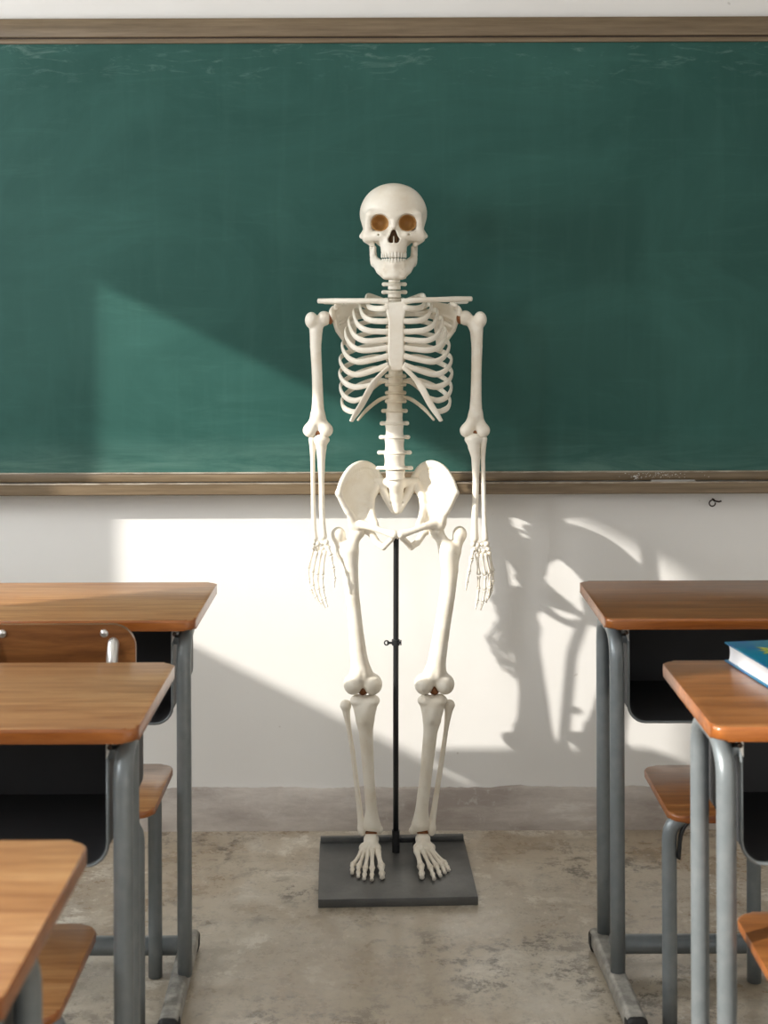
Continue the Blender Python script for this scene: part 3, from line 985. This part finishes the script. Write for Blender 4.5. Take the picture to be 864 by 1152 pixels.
    # --- ribs
    lat_v = [None, 338, 342, 350, 360, 372, 387, 403, 418, 433, 448]
    Wd = [None, 33, 40, 47, 52.5, 56.5, 60, 62.5, 63, 62, 60]
    st_v = [None, 346, 361, 372.5, 381, 390, 399, 409]
    fr = {1: (-24, 347, -26), 2: (-28, 360, -31), 3: (-32, 371, -32), 4: (-35, 382.5, -33), 5: (-38, 393, -32), 6: (-41, 406, -31),
          7: (-43, 420, -29), 8: (-44, 434, -27), 9: (-47, 449, -24), 10: (-51, 461, -19)}
    ends = {8: (-26, 430.5, -33), 9: (-34.5, 445, -32), 10: (-44.5, 460.5, -27.5)}
    for s in (1, -1):
        def U(p): return (445 + s * p[0], p[1], p[2])
        for i in range(1, 11):
            sv = max(347 + 2 * i, lat_v[i] - (2 + 1.6 * i))
            lv, w_ = lat_v[i], Wd[i]
            f = fr[i]
            pts = [(-6, sv, 22), (-w_ * 0.42, sv - 1, 36), (-w_ * 0.80, (sv + lv) / 2 - 1, 30), (-w_, lv, 6)]
            if i == 1: pts = [(-6, 340, 22), (-18, 336, 26), (-30, 332.5, 14), (-33, 336, 0)]
            mid = (-(w_ * 0.62 + abs(f[0]) * 0.42), (lv * 0.32 + f[1] * 0.68), (f[2] * 0.72 + 2))
            pts += [mid, f]
            if i <= 7:
                pts += [(-(abs(f[0]) * 0.35 + 6), st_v[i] * 0.62 + f[1] * 0.38 + 0.6, -35), (-8.0, st_v[i], -35.5)]
            else: pts += [ends[i]]
            bm = bmesh.new()
            n = len(pts)
            ra = [2.0, 2.6, 3.0, 3.2] + [3.3] * (n - 4)
            rb = [1.7, 1.7, 1.6, 1.6] + [1.7] * (n - 4)
            if i > 7: ra[-1] = 2.2
            tube_px(bm, [U(p) for p in pts], ra, rb, (0, 0, 1), 12, 7)
            T('rib', bm)
        for (a, b) in (((-6, 430, 20), [(-18, 432, 27), (-33, 445, 22), (-44, 463, 4)]), ((-6, 447, 18), [(-18, 451, 24), (-32, 461, 16), (-43, 473, 4)])):
            bm = bmesh.new(); tube_px(bm, [U(a)] + [U(p) for p in b], [2, 2.3, 2.3, 1.4], [1.6, 1.6, 1.6, 1.2], (0, 0, 1), 12, 7)
            T('rib', bm, 'bone_tan')
        bm = bmesh.new()
        mp = [(-7, 411, -36), (-15, 418, -36), (-24, 428, -34), (-31, 440, -33), (-38, 453, -30), (-45, 464, -27), (-49.5, 471.5, -23)]
        tube_px(bm, [U(p) for p in mp], [3.0, 3.8, 4.2, 4.6, 4.6, 4.2, 2.8], [1.9] * 7, (1 * s, 0.3, 0.6), 12, 7)
        T('costal_cartilage', bm)
        # clavicle
        bm = bmesh.new()
        if s == 1: cp = [(437.5, 340.0, -33), (424, 338.8, -32), (400, 338.6, -25), (378, 338.6, -14), (358.5, 338.4, -4)]
        else: cp = [(451.5, 340.2, -33), (466, 338.2, -32), (490, 337.6, -25), (512, 337.0, -14), (530, 336.6, -4)]
        tube_px(bm, cp, [3.9, 3.1, 3.0, 3.3, 2.8], [3.6, 2.8, 2.8, 3.4, 2.8], (0, 0, 1), 12, 7)
        T('clavicle', bm)
        # scapula
        def scap(P, s=s):
            Q = P - np.array((445, 0, 0), np.float32); Q[:, 0] *= -s
            A, Bq, Cc = np.array((70, 345, 4)), np.array((42, 341, 27)), np.array((49, 396, 27))
            A2 = np.array((71.5, 362, 6))
            pts = []
            for i in range(27):
                for j in range(34):
                    a = i / 26; b = j / 33
                    top = A * (1 - a) + Bq * a
                    low = A2 * (1 - a) + Cc * a * 0.5 + Cc * 0.5 * a
                    lat = A2 * (1 - b) + Cc * b
                    med = Bq * (1 - b) + Cc * b
                    e = (A * (1 - b) + A2 * b) if b < 0 else None
                    p = lat * (1 - a) + med * a
                    if b < 0.25: p = p * (b / 0.25) + (A * (1 - a) + Bq * a) * (1 - b / 0.25)
                    # bowed blade
                    p = p + np.array((0, 0, 5 * math.sin(PI * min(a, 1)) * (1 - b)))
                    pts.append(p)
            d = sheet(Q, pts, 1.8)
            d = smin(d, chain(Q, [(71, 352, 4), (66, 372, 14), (50, 395, 26)], [3.4, 2.4, 2.2], 2), 2)     # lateral border
            d = smin(d, chain(Q, [(42, 352, 33), (58, 345, 30), (70, 340, 18), (80, 339.5, 5)], [1.8, 2.4, 2.8, 2.6], 2), 2)  # spine + acromion
            d = smin(d, el(Q, (72, 354, 3), (3.2, 8.5, 6)), 2.5)
            d = smin(d, chain(Q, [(66, 346, 2), (63, 341, -8), (67, 344, -14)], [3, 2.6, 2.2], 2), 2)
            return d
        lo_u = 445 - 86 if s == 1 else 445 + 36
        B('scapula', scap, (lo_u, 334, -20), (lo_u + 50, 402, 42), 1.15)
        # humerus
        hu = dict(head=(364.5, 358, 3), tub=(350.5, 358.5, 0), sh=[(355.5, 372, 1), (355, 390, 1), (356.5, 420, 0), (357.3, 448, -1), (357.3, 466, -1)],
                  cl=(348.5, 483.5, 0), cm=(366.0, 483.5, 0), pad=(357.8, 486.5, -4)) if s == 1 else \
            dict(head=(523.5, 358, 3), tub=(540, 358.5, 0), sh=[(536, 372, 1), (536.4, 390, 1), (535.6, 420, 0), (535, 448, -1), (534.6, 466, -1)],
                 cl=(542.5, 484.5, 0), cm=(525.0, 484.5, 0), pad=(533, 486.5, -4))
        def humer(P, h=hu):
            d = el(P, h['head'], (8.2, 8.4, 8.8))
            d = smin(d, el(P, (h['tub'][0], h['tub'][1] + 1.5, -1), (7.4, 9.4, 8)), 1.2)
            sh = h['sh']
            d = smin(d, chain(P, [tuple(0.5 * (np.array(h['head']) + np.array(h['tub'])) + np.array((0, 5, 1)))] + sh, [6.8, 7.3, 6.2, 5.8, 6.2, 7.4], 3), 3)
            d = smin(d, rc(P, sh[-1], h['cl'], 6.2, 6.5), 4); d = smin(d, rc(P, sh[-1], h['cm'], 6.2, 6.5), 4)
            d = smin(d, el(P, h['cl'], (8.0, 7.8, 7.0)), 3); d = smin(d, el(P, h['cm'], (8.2, 8.0, 7.5)), 3)
            d = smax(d, -el(P, (h['pad'][0], h['pad'][1] - 1.5, -9), (3.4, 3.2, 5)), 1)
            return d
        xs = [hu['head'][0], hu['tub'][0], hu['cl'][0], hu['cm'][0]]
        hm = B('humerus', humer, (min(xs) - 11, 346, -12), (max(xs) + 11, 495, 14), 1.1)
        B('joint_pad', lambda P, h=hu: el(P, (h['pad'][0], h['pad'][1] + 0.0, 0), (5.0, 3.6, 4.6)), (hu['pad'][0] - 8, 478, -10), (hu['pad'][0] + 8, 495, 6), 0.9, 'amber', hm)
        gx = 371.5 if s == 1 else 517.0
        B('joint_pad', lambda P, gx=gx: el(P, (gx, 358, 3), (3.6, 7.0, 6.0)), (gx - 6, 349, -6), (gx + 6, 367, 12), 0.9, 'amber', hm)
        # ulna (inner) and radius (outer)
        if s == 1:
            ul = [(360.5, 494, 0), (361, 503, 0), (361, 514, -1), (361.2, 540, -2), (361.6, 570, -4), (362.6, 592, -5), (363.2, 602, -6)]
            ra_ = [(350.8, 494, 1), (351.2, 503, 1), (351.3, 516, 0), (351.6, 545, -2), (352.0, 575, -4), (352.8, 595, -5), (353.4, 604, -6)]
        else:
            ul = [(531.5, 494, 0), (532.6, 503, 0), (534.5, 514, -1), (534.4, 540, -2), (533.2, 570, -4), (532.6, 592, -5), (532.6, 605, -6)]
            ra_ = [(543.5, 494, 1), (543.0, 503, 1), (542.6, 516, 0), (542.9, 545, -2), (543.3, 575, -4), (544, 595, -5), (544.2, 605, -6)]
        uw = 1.0 if s == 1 else 1.12
        for nm, pp, rr in (('ulna', ul, [7.0 * uw, 6.0 * uw, 4.6 * uw, 3.2 * uw, 3.2 * uw, 3.4 * uw, 4.2 * uw]), ('radius', ra_, [4.2, 3.4, 2.6, 2.5, 2.6, 3.0, 3.8])):
            bx = [p[0] for p in pp]
            if nm == 'ulna':
                fn = lambda P, pp=pp, rr=rr, uw=uw: smin(chain(P, pp, rr, 3), el(P, (pp[0][0] + 1.0, 494.5, 0), (9.0 * uw, 5.0, 6.5)), 4)
            else: fn = lambda P, pp=pp, rr=rr: chain(P, pp, rr, 3)
            B(nm, fn, (min(bx) - 12, 485, -12), (max(bx) + 13, 611, 9), 0.9)
        # --- hand
        carp = [(352.5, 608.5), (357, 610), (362, 609), (366.5, 608.5), (351.5, 614), (356.5, 615.5), (362, 615), (367, 613)] if s == 1 else \
               [(531, 611), (536, 612.5), (541, 611.5), (546, 611), (532, 617.5), (537.5, 619), (543, 618.5), (548, 616.5)]
        rnd = random.Random(3)
        cr = [(p[0], p[1], -6 + rnd.uniform(-1.5, 1.5), rnd.uniform(2.7, 3.2)) for p in carp]
        def hand(P, cr=cr):
            d = None
            for (a, b, c, r) in cr:
                e = el(P, (a, b, c), (r, r * 1.05, r)); d = e if d is None else smin(d, e, 0.5)
            return d
        cx = sum(p[0] for p in carp) / 8; cy = sum(p[1] for p in carp) / 8
        hd = B('hand', hand, (cx - 16, cy - 11, -13), (cx + 16, cy + 11, 1), 0.7)
        if s == 1:
            F = [[(368, 613, -7), (371.5, 623, -11), (374.3, 636.5, -15), (376, 648, -17), (375.3, 657.5, -18)],
                 [(365, 617, -6), (361.6, 645.5, -9), (362.6, 659.5, -12), (365.0, 670.5, -14), (368.2, 679.5, -15)],
                 [(360.5, 618, -6), (356, 645.5, -7), (357.4, 661.5, -10), (361.0, 673, -12), (365.3, 681.5, -12)],
                 [(356, 618, -6), (350.5, 643, -5), (351.4, 657.5, -8), (355.5, 669.5, -10), (360.4, 677.5, -10)],
                 [(352, 616, -5), (345.6, 638.5, -2), (346.4, 651, -5), (349.6, 662.5, -7), (354.0, 671.5, -7)]]
        else:
            F = [[(531, 617, -7), (528.5, 627, -11), (525.3, 641, -15), (523.0, 652.5, -17), (521.6, 661, -18)],
                 [(535, 621, -6), (537.0, 645.5, -9), (536.2, 661, -12), (534.6, 673.5, -14), (532.6, 682.5, -15)],
                 [(540, 621, -6), (544.2, 646.5, -7), (543.4, 662, -10), (541.2, 674.5, -12), (538.8, 684, -12)],
                 [(544.5, 621, -6), (549.2, 645, -5), (549.4, 658.5, -8), (547.6, 669, -10), (544.8, 676, -10)],
                 [(548.5, 619, -5), (553.2, 643, -2), (553.0, 654.5, -5), (551.0, 664, -7), (548.4, 671.5, -7)]]
        for k, f in enumerate(F):
            bm = bmesh.new()
            for j in range(len(f) - 1):
                a, b = np.array(f[j], float), np.array(f[j + 1], float)
                base = [2.5, 2.2, 1.9, 1.6][j] * (0.92 if k == 4 else 1.0) * (1.0 if k else 1.05)
                ts = [0.02, 0.08, 0.2, 0.4, 0.6, 0.8, 0.92, 0.98]
                rr = [0.75, 1.15, 0.85, 0.66, 0.62, 0.8, 1.2, 0.8] if j < 3 else [0.7, 1.15, 0.85, 0.65, 0.55, 0.5, 0.65, 0.4]
                sweep(bm, [W(*(a + (b - a) * q)) for q in ts], [base * q / KS for q in rr], None, (0, 1, 0), 10)
            T('thumb' if k == 0 else 'finger', bm, 'bone', hd)

    # --- pelvis
    def pelvis_half(P, s):
        Q = P - np.array((446, 0, 0), np.float32); Q[:, 0] *= -s
        crest = catmull([(19, 540, 29), (26, 529, 27), (34, 523.5, 20), (43, 522.5, 11), (53, 527.5, 2), (61, 539, -7), (65.5, 552, -15)], 5)
        low = catmull([(21, 551, 27), (26, 558, 20), (31, 566, 13), (37, 574, 7), (43, 579, 2), (49, 580, -3), (55.5, 574, -9)], 5)
        n = len(crest); pts = []; rad = []
        for i in range(n):
            for j in range(17):
                b = j / 16
                p = crest[i] * (1 - b) + low[i] * b
                bow = math.sin(PI * b) * math.sin(PI * (0.12 + 0.78 * i / (n - 1)))
                p = p + np.array((3.0, 0, 6.5)) * bow
                pts.append(p); rad.append(2.0 + (1.0 if b < 0.08 else 0) + 1.2 * b)
        d = sheet(Q, pts, rad)
        d = smin(d, chain(Q, [tuple(p) for p in crest[10:]], [2.4 + 0.02 * i for i in range(len(crest) - 10)], 1), 1.5)
        # brim
        d = smin(d, chain(Q, [(22, 548, 25), (28.5, 560, 15), (29.5, 572, 5), (27.0, 582, -5), (24, 588, -12)], [5.0, 4.2, 3.8, 3.8, 3.6], 2), 2.5)
        d = smin(d, sheet(Q, [np.array((29 + 20 * a, 570 + 18 * b + 2 * a, 6 - 10 * b)) for a in np.linspace(0, 1, 10) for b in np.linspace(0, 1, 8)], 2.8), 2)
        # outer front border: ASIS down to the socket
        d = smin(d, chain(Q, [(65, 553, -15), (59.5, 566, -12), (52.5, 577, -8), (49.5, 587, -3)], [3.3, 3.0, 3.6, 6.0], 2), 3)
        # socket
        d = smin(d, el(Q, (44.5, 591.5, 2), (9.5, 9.5, 10)), 4)
        # superior pubic ramus
        d = smin(d, chain(Q, [(42, 588.5, -5), (30, 590.5, -12), (17, 594.5, -17), (4, 598, -20)], [5.0, 4.0, 3.5, 4.6], 2), 2)
        # symphysis and ischio-pubic ramus
        d = smin(d, chain(Q, [(3.5, 597, -20), (6, 603, -17), (15.5, 614, -7)], [3.6, 3.1, 3.4], 2), 1.5)
        d = smin(d, chain(Q, [(15.5, 614, -7), (22.5, 610, -2), (29.5, 600, 3), (37, 593, 4)], [3.5, 3.8, 4.4, 6.5], 2), 1.5)
        return d
    for s in (1, -1):
        lo_u = 446 - 74 if s == 1 else 446 - 4
        B('hip_bone', lambda P, s=s: pelvis_half(P, s), (lo_u, 515, -30), (lo_u + 78, 622, 38), 1.0)
    B('joint_pad', lambda P: el(P, (446, 598.5, -19), (1.6, 5, 4)), (442, 590, -26), (450, 607, -12), 0.7, 'bone')

    def sacrum(P):
        Q = mir(P - np.array((445.5, 0, 0), np.float32))
        d = chain(Q, [(0, 543, 12), (0, 553, 17), (0, 566, 20), (0, 577, 18)], [9.8, 8.2, 6.4, 4.4], 2)
        d = smin(d, chain(Q, [(3, 545, 17), (13, 545, 22), (22, 545, 27)], [6.0, 5.0, 5.2], 2), 4)
        d = smin(d, chain(Q, [(18, 548, 25), (12, 561, 22), (4, 576, 19)], [5.5, 4.6, 3.4], 2), 3)
        for v, u in ((552, 9.5), (560, 8.2), (567.5, 6.5)):
            d = smax(d, -el(Q, (u, v, 14), (1.3, 1.5, 5)), 0.8)
        return d
    B('sacrum', sacrum, (414, 530, 0), (477, 585, 36), 0.95, 'bone')

    # --- legs
    LEG = {
        1: dict(head=(401.5, 597.5, 2), neck=(391, 604, 3), tro=(379.6, 602.0, 5), troL=(383.5, 622, 3),
                sh=[(391.5, 620, 2), (393, 640, 1), (395.2, 670, -1), (399.0, 705, -2), (402.2, 736, -1), (404.5, 754, 0)], sr=[11.5, 8.8, 8.0, 8.1, 9.3, 11],
                c1=(396.0, 769.5, 1), c2=(417.8, 769.5, 1), notch=(407.0, 779, -5),
                tp=[(401, 788, 1), (417, 788, 1)], ts=[(409.2, 796, 0), (409.2, 809, -1), (410.0, 822, -1), (413.0, 872, 0), (416.0, 910, 1), (416.0, 926, 2)], tr=[12.5, 10.6, 8.0, 6.3, 6.6, 9.5],
                mm=(425.0, 933, 1), lm=(405.5, 933, 3),
                fi=[(387.3, 795, 5), (388.6, 806, 5), (390.8, 821, 4), (395.0, 847, 4), (401.0, 897, 4), (403.5, 920, 4), (405.0, 931, 3)], ta=(415.6, 942.5, -5)),
        -1: dict(head=(489.8, 597.5, 2), neck=(500, 604, 3), tro=(516.5, 601.5, 5), troL=(512.0, 622, 3),
                 sh=[(503.5, 620, 2), (505.0, 642, 1), (502.0, 670, -1), (496.2, 705, -2), (491.2, 736, -1), (488.5, 754, 0)], sr=[11.5, 9.4, 8.8, 8.9, 9.9, 11],
                 c1=(499.0, 769.5, 1), c2=(475.4, 769.5, 1), notch=(487.2, 779, -5),
                 tp=[(477, 788, 1), (493, 788, 1)], ts=[(485, 796, 0), (484.2, 809, -1), (482.6, 822, -1), (477.2, 872, 0), (472.6, 910, 1), (471.5, 926, 2)], tr=[12.5, 10.4, 8.0, 6.8, 7.2, 9.8],
                 mm=(462.0, 934, 1), lm=(483.0, 933, 3),
                 fi=[(504.0, 795, 5), (502.6, 806, 5), (500.4, 821, 4), (496.6, 847, 4), (488.8, 897, 4), (485.2, 920, 4), (483.5, 931, 3)], ta=(473.6, 942, -5)),
    }
    for s, g in LEG.items():
        def femur(P, g=g, s=s):
            d = el(P, g['head'], (8.8, 8.8, 9))
            d = smin(d, rc(P, g['head'], g['sh'][0], 6.0, 8.0), 3)
            d = smin(d, el(P, g['tro'], (7.4, 8.6, 8.5)), 3)
            d = smin(d, rc(P, g['tro'], g['troL'], 6.8, 5.0), 4)
            d = smin(d, rc(P, g['troL'], (g['sh'][1][0], 640, 1), 5.0, 6.5), 4)
            d = smin(d, chain(P, g['sh'], g['sr'], 3), 4)
            l, m = g['c1'], g['c2']
            d = smin(d, rc(P, g['sh'][-1], l, 9, 8.5), 5); d = smin(d, rc(P, g['sh'][-1], m, 9, 8.5), 5)
            d = smin(d, el(P, l, (10.8, 11.4, 14)), 3); d = smin(d, el(P, m, (10.8, 11.6, 14)), 3)
            c = 0.5 * (l[0] + m[0])
            d = smax(d, -el(P, (c, 762, -16), (3.4, 14, 5)), 3)
            return smax(d, -el(P, (c, 781, -6), (3.2, 7.6, 14)), 1.5)
        xs = [g['head'][0], g['tro'][0], g['c1'][0], g['c2'][0]]
        fm = B('femur', femur, (min(xs) - 13, 586, -18), (max(xs) + 13, 785, 20), 1.25)
        n_ = g['notch']
        B('joint_pad', lambda P, n_=n_: el(P, (n_[0], n_[1] - 2.5, 4), (6.0, 6.0, 7.5)), (n_[0] - 9, 766, -10), (n_[0] + 9, 788, 12), 0.9, 'amber', fm)

        def tibia(P, g=g, s=s):
            d = smin(el(P, g['tp'][0], (8.6, 5.0, 11)), el(P, g['tp'][1], (8.6, 5.0, 11)), 2.5)
            d = smin(d, chain(P, g['ts'], g['tr'], 3), 3)
            a, b = g['tp']
            d = smin(d, rc(P, a, g['ts'][1], 7, 6), 4); d = smin(d, rc(P, b, g['ts'][1], 7, 6), 4)
            d = smin(d, el(P, (g['ts'][1][0], 803, -10), (5.5, 8, 4)), 3)
            c = 0.5 * (a[0] + b[0])
            d = smin(d, rc(P, (c, 789, 1), (c, 781.5, 1), 3, 1.4), 2)
            d = smin(d, rc(P, g['ts'][-1], g['mm'], 7, 4.2), 4)
            l = (g['lm'][0] + (3 if s == 1 else -3), 931, 3)
            d = smin(d, rc(P, g['ts'][-1], l, 7, 4.0), 4)
            return smax(d, -el(P, (g['ta'][0], 942, 1), (9.2, 8.6, 12)), 1.5)
        xs = [p[0] for p in g['ts']] + [g['mm'][0]]
        tb = B('tibia', tibia, (min(xs) - 22, 777, -17), (max(xs) + 20, 942, 16), 1.15)
        f = g['fi']
        def fib(P, f=f):
            d = smin(chain(P, f, [5.4, 3.8, 2.7, 2.8, 3.1, 3.6, 4.6], 3), el(P, (f[0][0], f[0][1] - 1, f[0][2]), (6.4, 6.0, 6.4)), 2)
            return smin(d, el(P, (f[-1][0], 934, 3), (4.6, 7, 6)), 3)
        xs = [p[0] for p in f]
        B('fibula', fib, (min(xs) - 9, 786, -6), (max(xs) + 9, 944, 14), 1.0)
        # foot; image-measured positions set out at their own depth on the plate
        def at(u, v, z):
            sc = (v - 350) / (1.38 - z); Y = 1600 / sc
            w = (Y - SK_Y) * KS
            return (432 + (u - 432) / sc * KS, 350 + (1.38 - z) * KS, w)
        ta = g['ta']
        if s == 1:
            mts = [((422.5, 957, 0.056), (427.0, 975.5, 0.036), (427.8, 987.5, 0.0275)),
                   ((416.5, 956, 0.060), (416.5, 978, 0.033), (416.0, 990.0, 0.0265)),
                   ((412.5, 956, 0.058), (408.6, 978, 0.032), (407.3, 989, 0.0265)),
                   ((408.5, 957, 0.052), (401.4, 975.5, 0.031), (400.8, 986.5, 0.0265)),
                   ((404.5, 959, 0.046), (394.4, 973.5, 0.030), (394.0, 982.5, 0.026))]
        else:
            mts = [((467.0, 957, 0.056), (471.6, 976, 0.036), (472.6, 987.5, 0.0275)),
                   ((473.0, 956, 0.060), (482.5, 977.5, 0.033), (486.4, 989.5, 0.0265)),
                   ((477.0, 956, 0.058), (489.5, 976.0, 0.032), (493.3, 986, 0.0265)),
                   ((480.5, 956, 0.052), (495.0, 974.0, 0.031), (498.6, 982.5, 0.0265)),
                   ((483.5, 957, 0.046), (499.0, 972.0, 0.030), (502.8, 979.5, 0.026))]
        M5 = [[at(*p) for p in m] for m in mts]
        def foot(P, ta=ta, M5=M5, s=s):
            d = smin(el(P, (ta[0], 943.0, -2), (8.6, 7.0, 11)), el(P, (0.5 * (ta[0] + M5[2][0][0]), 948.5, -12), (12.5, 6.4, 11)), 2)
            d = smin(d, el(P, (ta[0], 952, 18), (7, 7.5, 13)), 3)
            d = smin(d, rc(P, (ta[0], 948, 2), (ta[0], 951, 22), 5.5, 6.5), 3)
            cx = 0.5 * (M5[1][0][0] + M5[3][0][0])
            d = smin(d, rc(P, (ta[0], 946.5, -6), (M5[1][0][0], 944.5, -22), 5.6, 4.0), 2)
            for k in range(5):
                b = M5[k][0]
                d = smin(d, rc(P, (ta[0] + (b[0] - ta[0]) * 0.45, 948.5, -12), b, 4.0, 3.6 if k else 4.2), 1.0)
            for k in range(5):     # small bone joints
                b = M5[k][0]
                d = smax(d, -el(P, (b[0], b[1] - 4.6, b[2] + 7), (3.4, 1.2, 0.9)), 0.6)
            return d
        xs = [m[0][0] for m in M5] + [ta[0]]
        ft = B('foot', foot, (min(xs) - 11, 936, -50), (max(xs) + 11, 961, 36), 0.85)
        for k, m in enumerate(M5):
            bm = bmesh.new()
            a, b, c = [np.array(q, float) for q in m]
            sz = 1.5 if k == 0 else 1.0
            segs = [(a, b, 3.5 if k == 0 else 2.7), (b, b + (c - b) * (0.62 if k == 0 else 0.55), 2.5 * (1.3 if k == 0 else 0.98)),
                    (b + (c - b) * (0.62 if k == 0 else 0.55), c, 2.3 * (1.25 if k == 0 else 0.95))]
            for j, (p, q, r) in enumerate(segs):
                ts = [0.0, 0.07, 0.2, 0.4, 0.6, 0.8, 0.92, 1.0]
                rr = [0.9, 1.2, 0.95, 0.8, 0.78, 0.95, 1.3, 0.85] if j == 0 else ([0.8, 1.15, 0.95, 0.82, 0.82, 0.95, 1.15, 0.8] if j == 1 else [0.7, 1.2, 1.0, 0.85, 0.85, 1.0, 1.0, 0.45])
                sweep(bm, [W(*(p + (q - p) * x)) for x in ts], [r * x / KS for x in rr], None, (1, 0, 0), 12)
            T('toe', bm, 'bone', ft)
        B('joint_pad', lambda P, ta=ta: el(P, (ta[0], 936.5, 4), (7.2, 3.4, 7.4)), (ta[0] - 10, 931, -8), (ta[0] + 10, 944, 12), 0.9, 'amber', ft)

    # --- stand
    bm = bmesh.new()
    hx, hy = 0.1855, 0.183
    box(bm, -hx, hx, -hy, hy, 0.0, 0.020, 0.0012)
    bp = obj('base_plate', bm, M['plate'], None, auto=30)
    bp.location = (0.022, 3.478, 0); bp.rotation_euler = (0, 0, math.radians(2.0)); parts.append(bp)
    bm = bmesh.new(); box(bm, -hx + 0.002, hx - 0.002, hy - 0.018, hy - 0.004, 0.020, 0.034, 0.001)
    lip = obj('back_flange', bm, M['plate'], bp, auto=30)
    px = (443.3 - 432) / KS + 0.0
    bm = bmesh.new()
    sweep(bm, [(px, 3.575, 0.0205), (px + 0.001, 3.568, 0.4), (px + 0.0025, 3.555, 0.70), (px + 0.003, 3.54, 0.80), (px + 0.003, 3.526, 0.828)], 0.0070, None, (1, 0, 0), 16)
    T('stand_pole', bm, 'pole')
    bm = bmesh.new()
    sweep(bm, [(px, 3.575, 0.0205), (px, 3.575, 0.028), (px, 3.575, 0.075)], 0.0098, None, (1, 0, 0), 16)
    sweep(bm, [(px - 0.014, 3.575, 0.055), (px, 3.575, 0.055), (px + 0.014, 3.575, 0.055)], 0.0042, None, (0, 0, 1), 10)
    T('pole_socket', bm, 'pole', auto=50)
    bm = bmesh.new(); box(bm, px + 0.007, px + 0.052, 3.578, 3.588, 0.043, 0.055, 0.001); box(bm, px + 0.042, px + 0.052, 3.578, 3.588, 0.0205, 0.045, 0.001)
    T('socket_bracket', bm, 'pole', auto=30)
    bm = bmesh.new()
    zc = 1.38 - (722 - 350) / KS
    cxp = px + 0.0015
    sweep(bm, [(cxp, 3.5575, zc - 0.007), (cxp, 3.5575, zc), (cxp, 3.5575, zc + 0.007)], 0.0102, None, (1, 0, 0), 16)
    sweep(bm, [(cxp - 0.022, 3.5515, zc), (cxp, 3.5515, zc), (cxp + 0.013, 3.5515, zc + 0.001)], 0.003, None, (0, 0, 1), 10)
    ring = [(cxp - 0.023 + 0.0055 * math.cos(a), 3.5515, zc + 0.0055 * math.sin(a)) for a in [2 * PI * k / 12 for k in range(13)]]
    sweep(bm, ring, 0.0018, None, (0, 1, 0), 8, cap=False)
    box(bm, cxp + 0.011, cxp + 0.014, 3.5475, 3.5555, zc - 0.006, zc + 0.007, 0.0008)
    T('pole_clamp', bm, 'pole', auto=50)

    mj_top = [o for o in parts if o.name.startswith('mandible')][0]
    for o in parts:
        o.parent = t
        o.matrix_parent_inverse = Matrix.Translation((-0.026, -3.56, 0.0))


build_room()
build_board()
build_desk('school_desk', 'rear left desk with a grained brown top and the wooden chair tucked under it', (-0.69, 2.84, 0), 0, 'wood', 0.026)
build_desk('school_desk', 'middle left desk with a plain brown top over a dark tray, nothing on it', (-0.677, 2.10, 0), 0, 'wood', 0.022)
build_desk('school_desk', 'nearest left desk, bright orange wooden top cut off by the photo corner', (-0.655, 1.26, 0), 0, 'wood', 0.0)
build_desk('school_desk', 'rear right desk with a dark brown empty top in front of the shadowed wall', (0.751, 2.84, 0), 0, 'wood_dark', 0.0)
build_desk('school_desk', 'nearer right desk with the blue book lying on its top', (0.794, 2.10, 0), 0, 'wood_dark', 0.0)
build_chair((-0.618, 2.68, 0))
build_stool('school_stool', 'dark brown stool tucked under the rear right desk', (0.535 + 0.165, 2.67, 0))
build_stool('school_stool', 'orange brown stool seat under the middle left desk, low beside the nearest desktop', (-0.445 - 0.165, 1.91, 0), 'wood')
build_stool('school_stool', 'stool under the nearer right desk, low at the right edge of the photo', (0.548 + 0.165, 1.945, 0))
build_book()
build_skeleton()
bpy.context.view_layer.update()
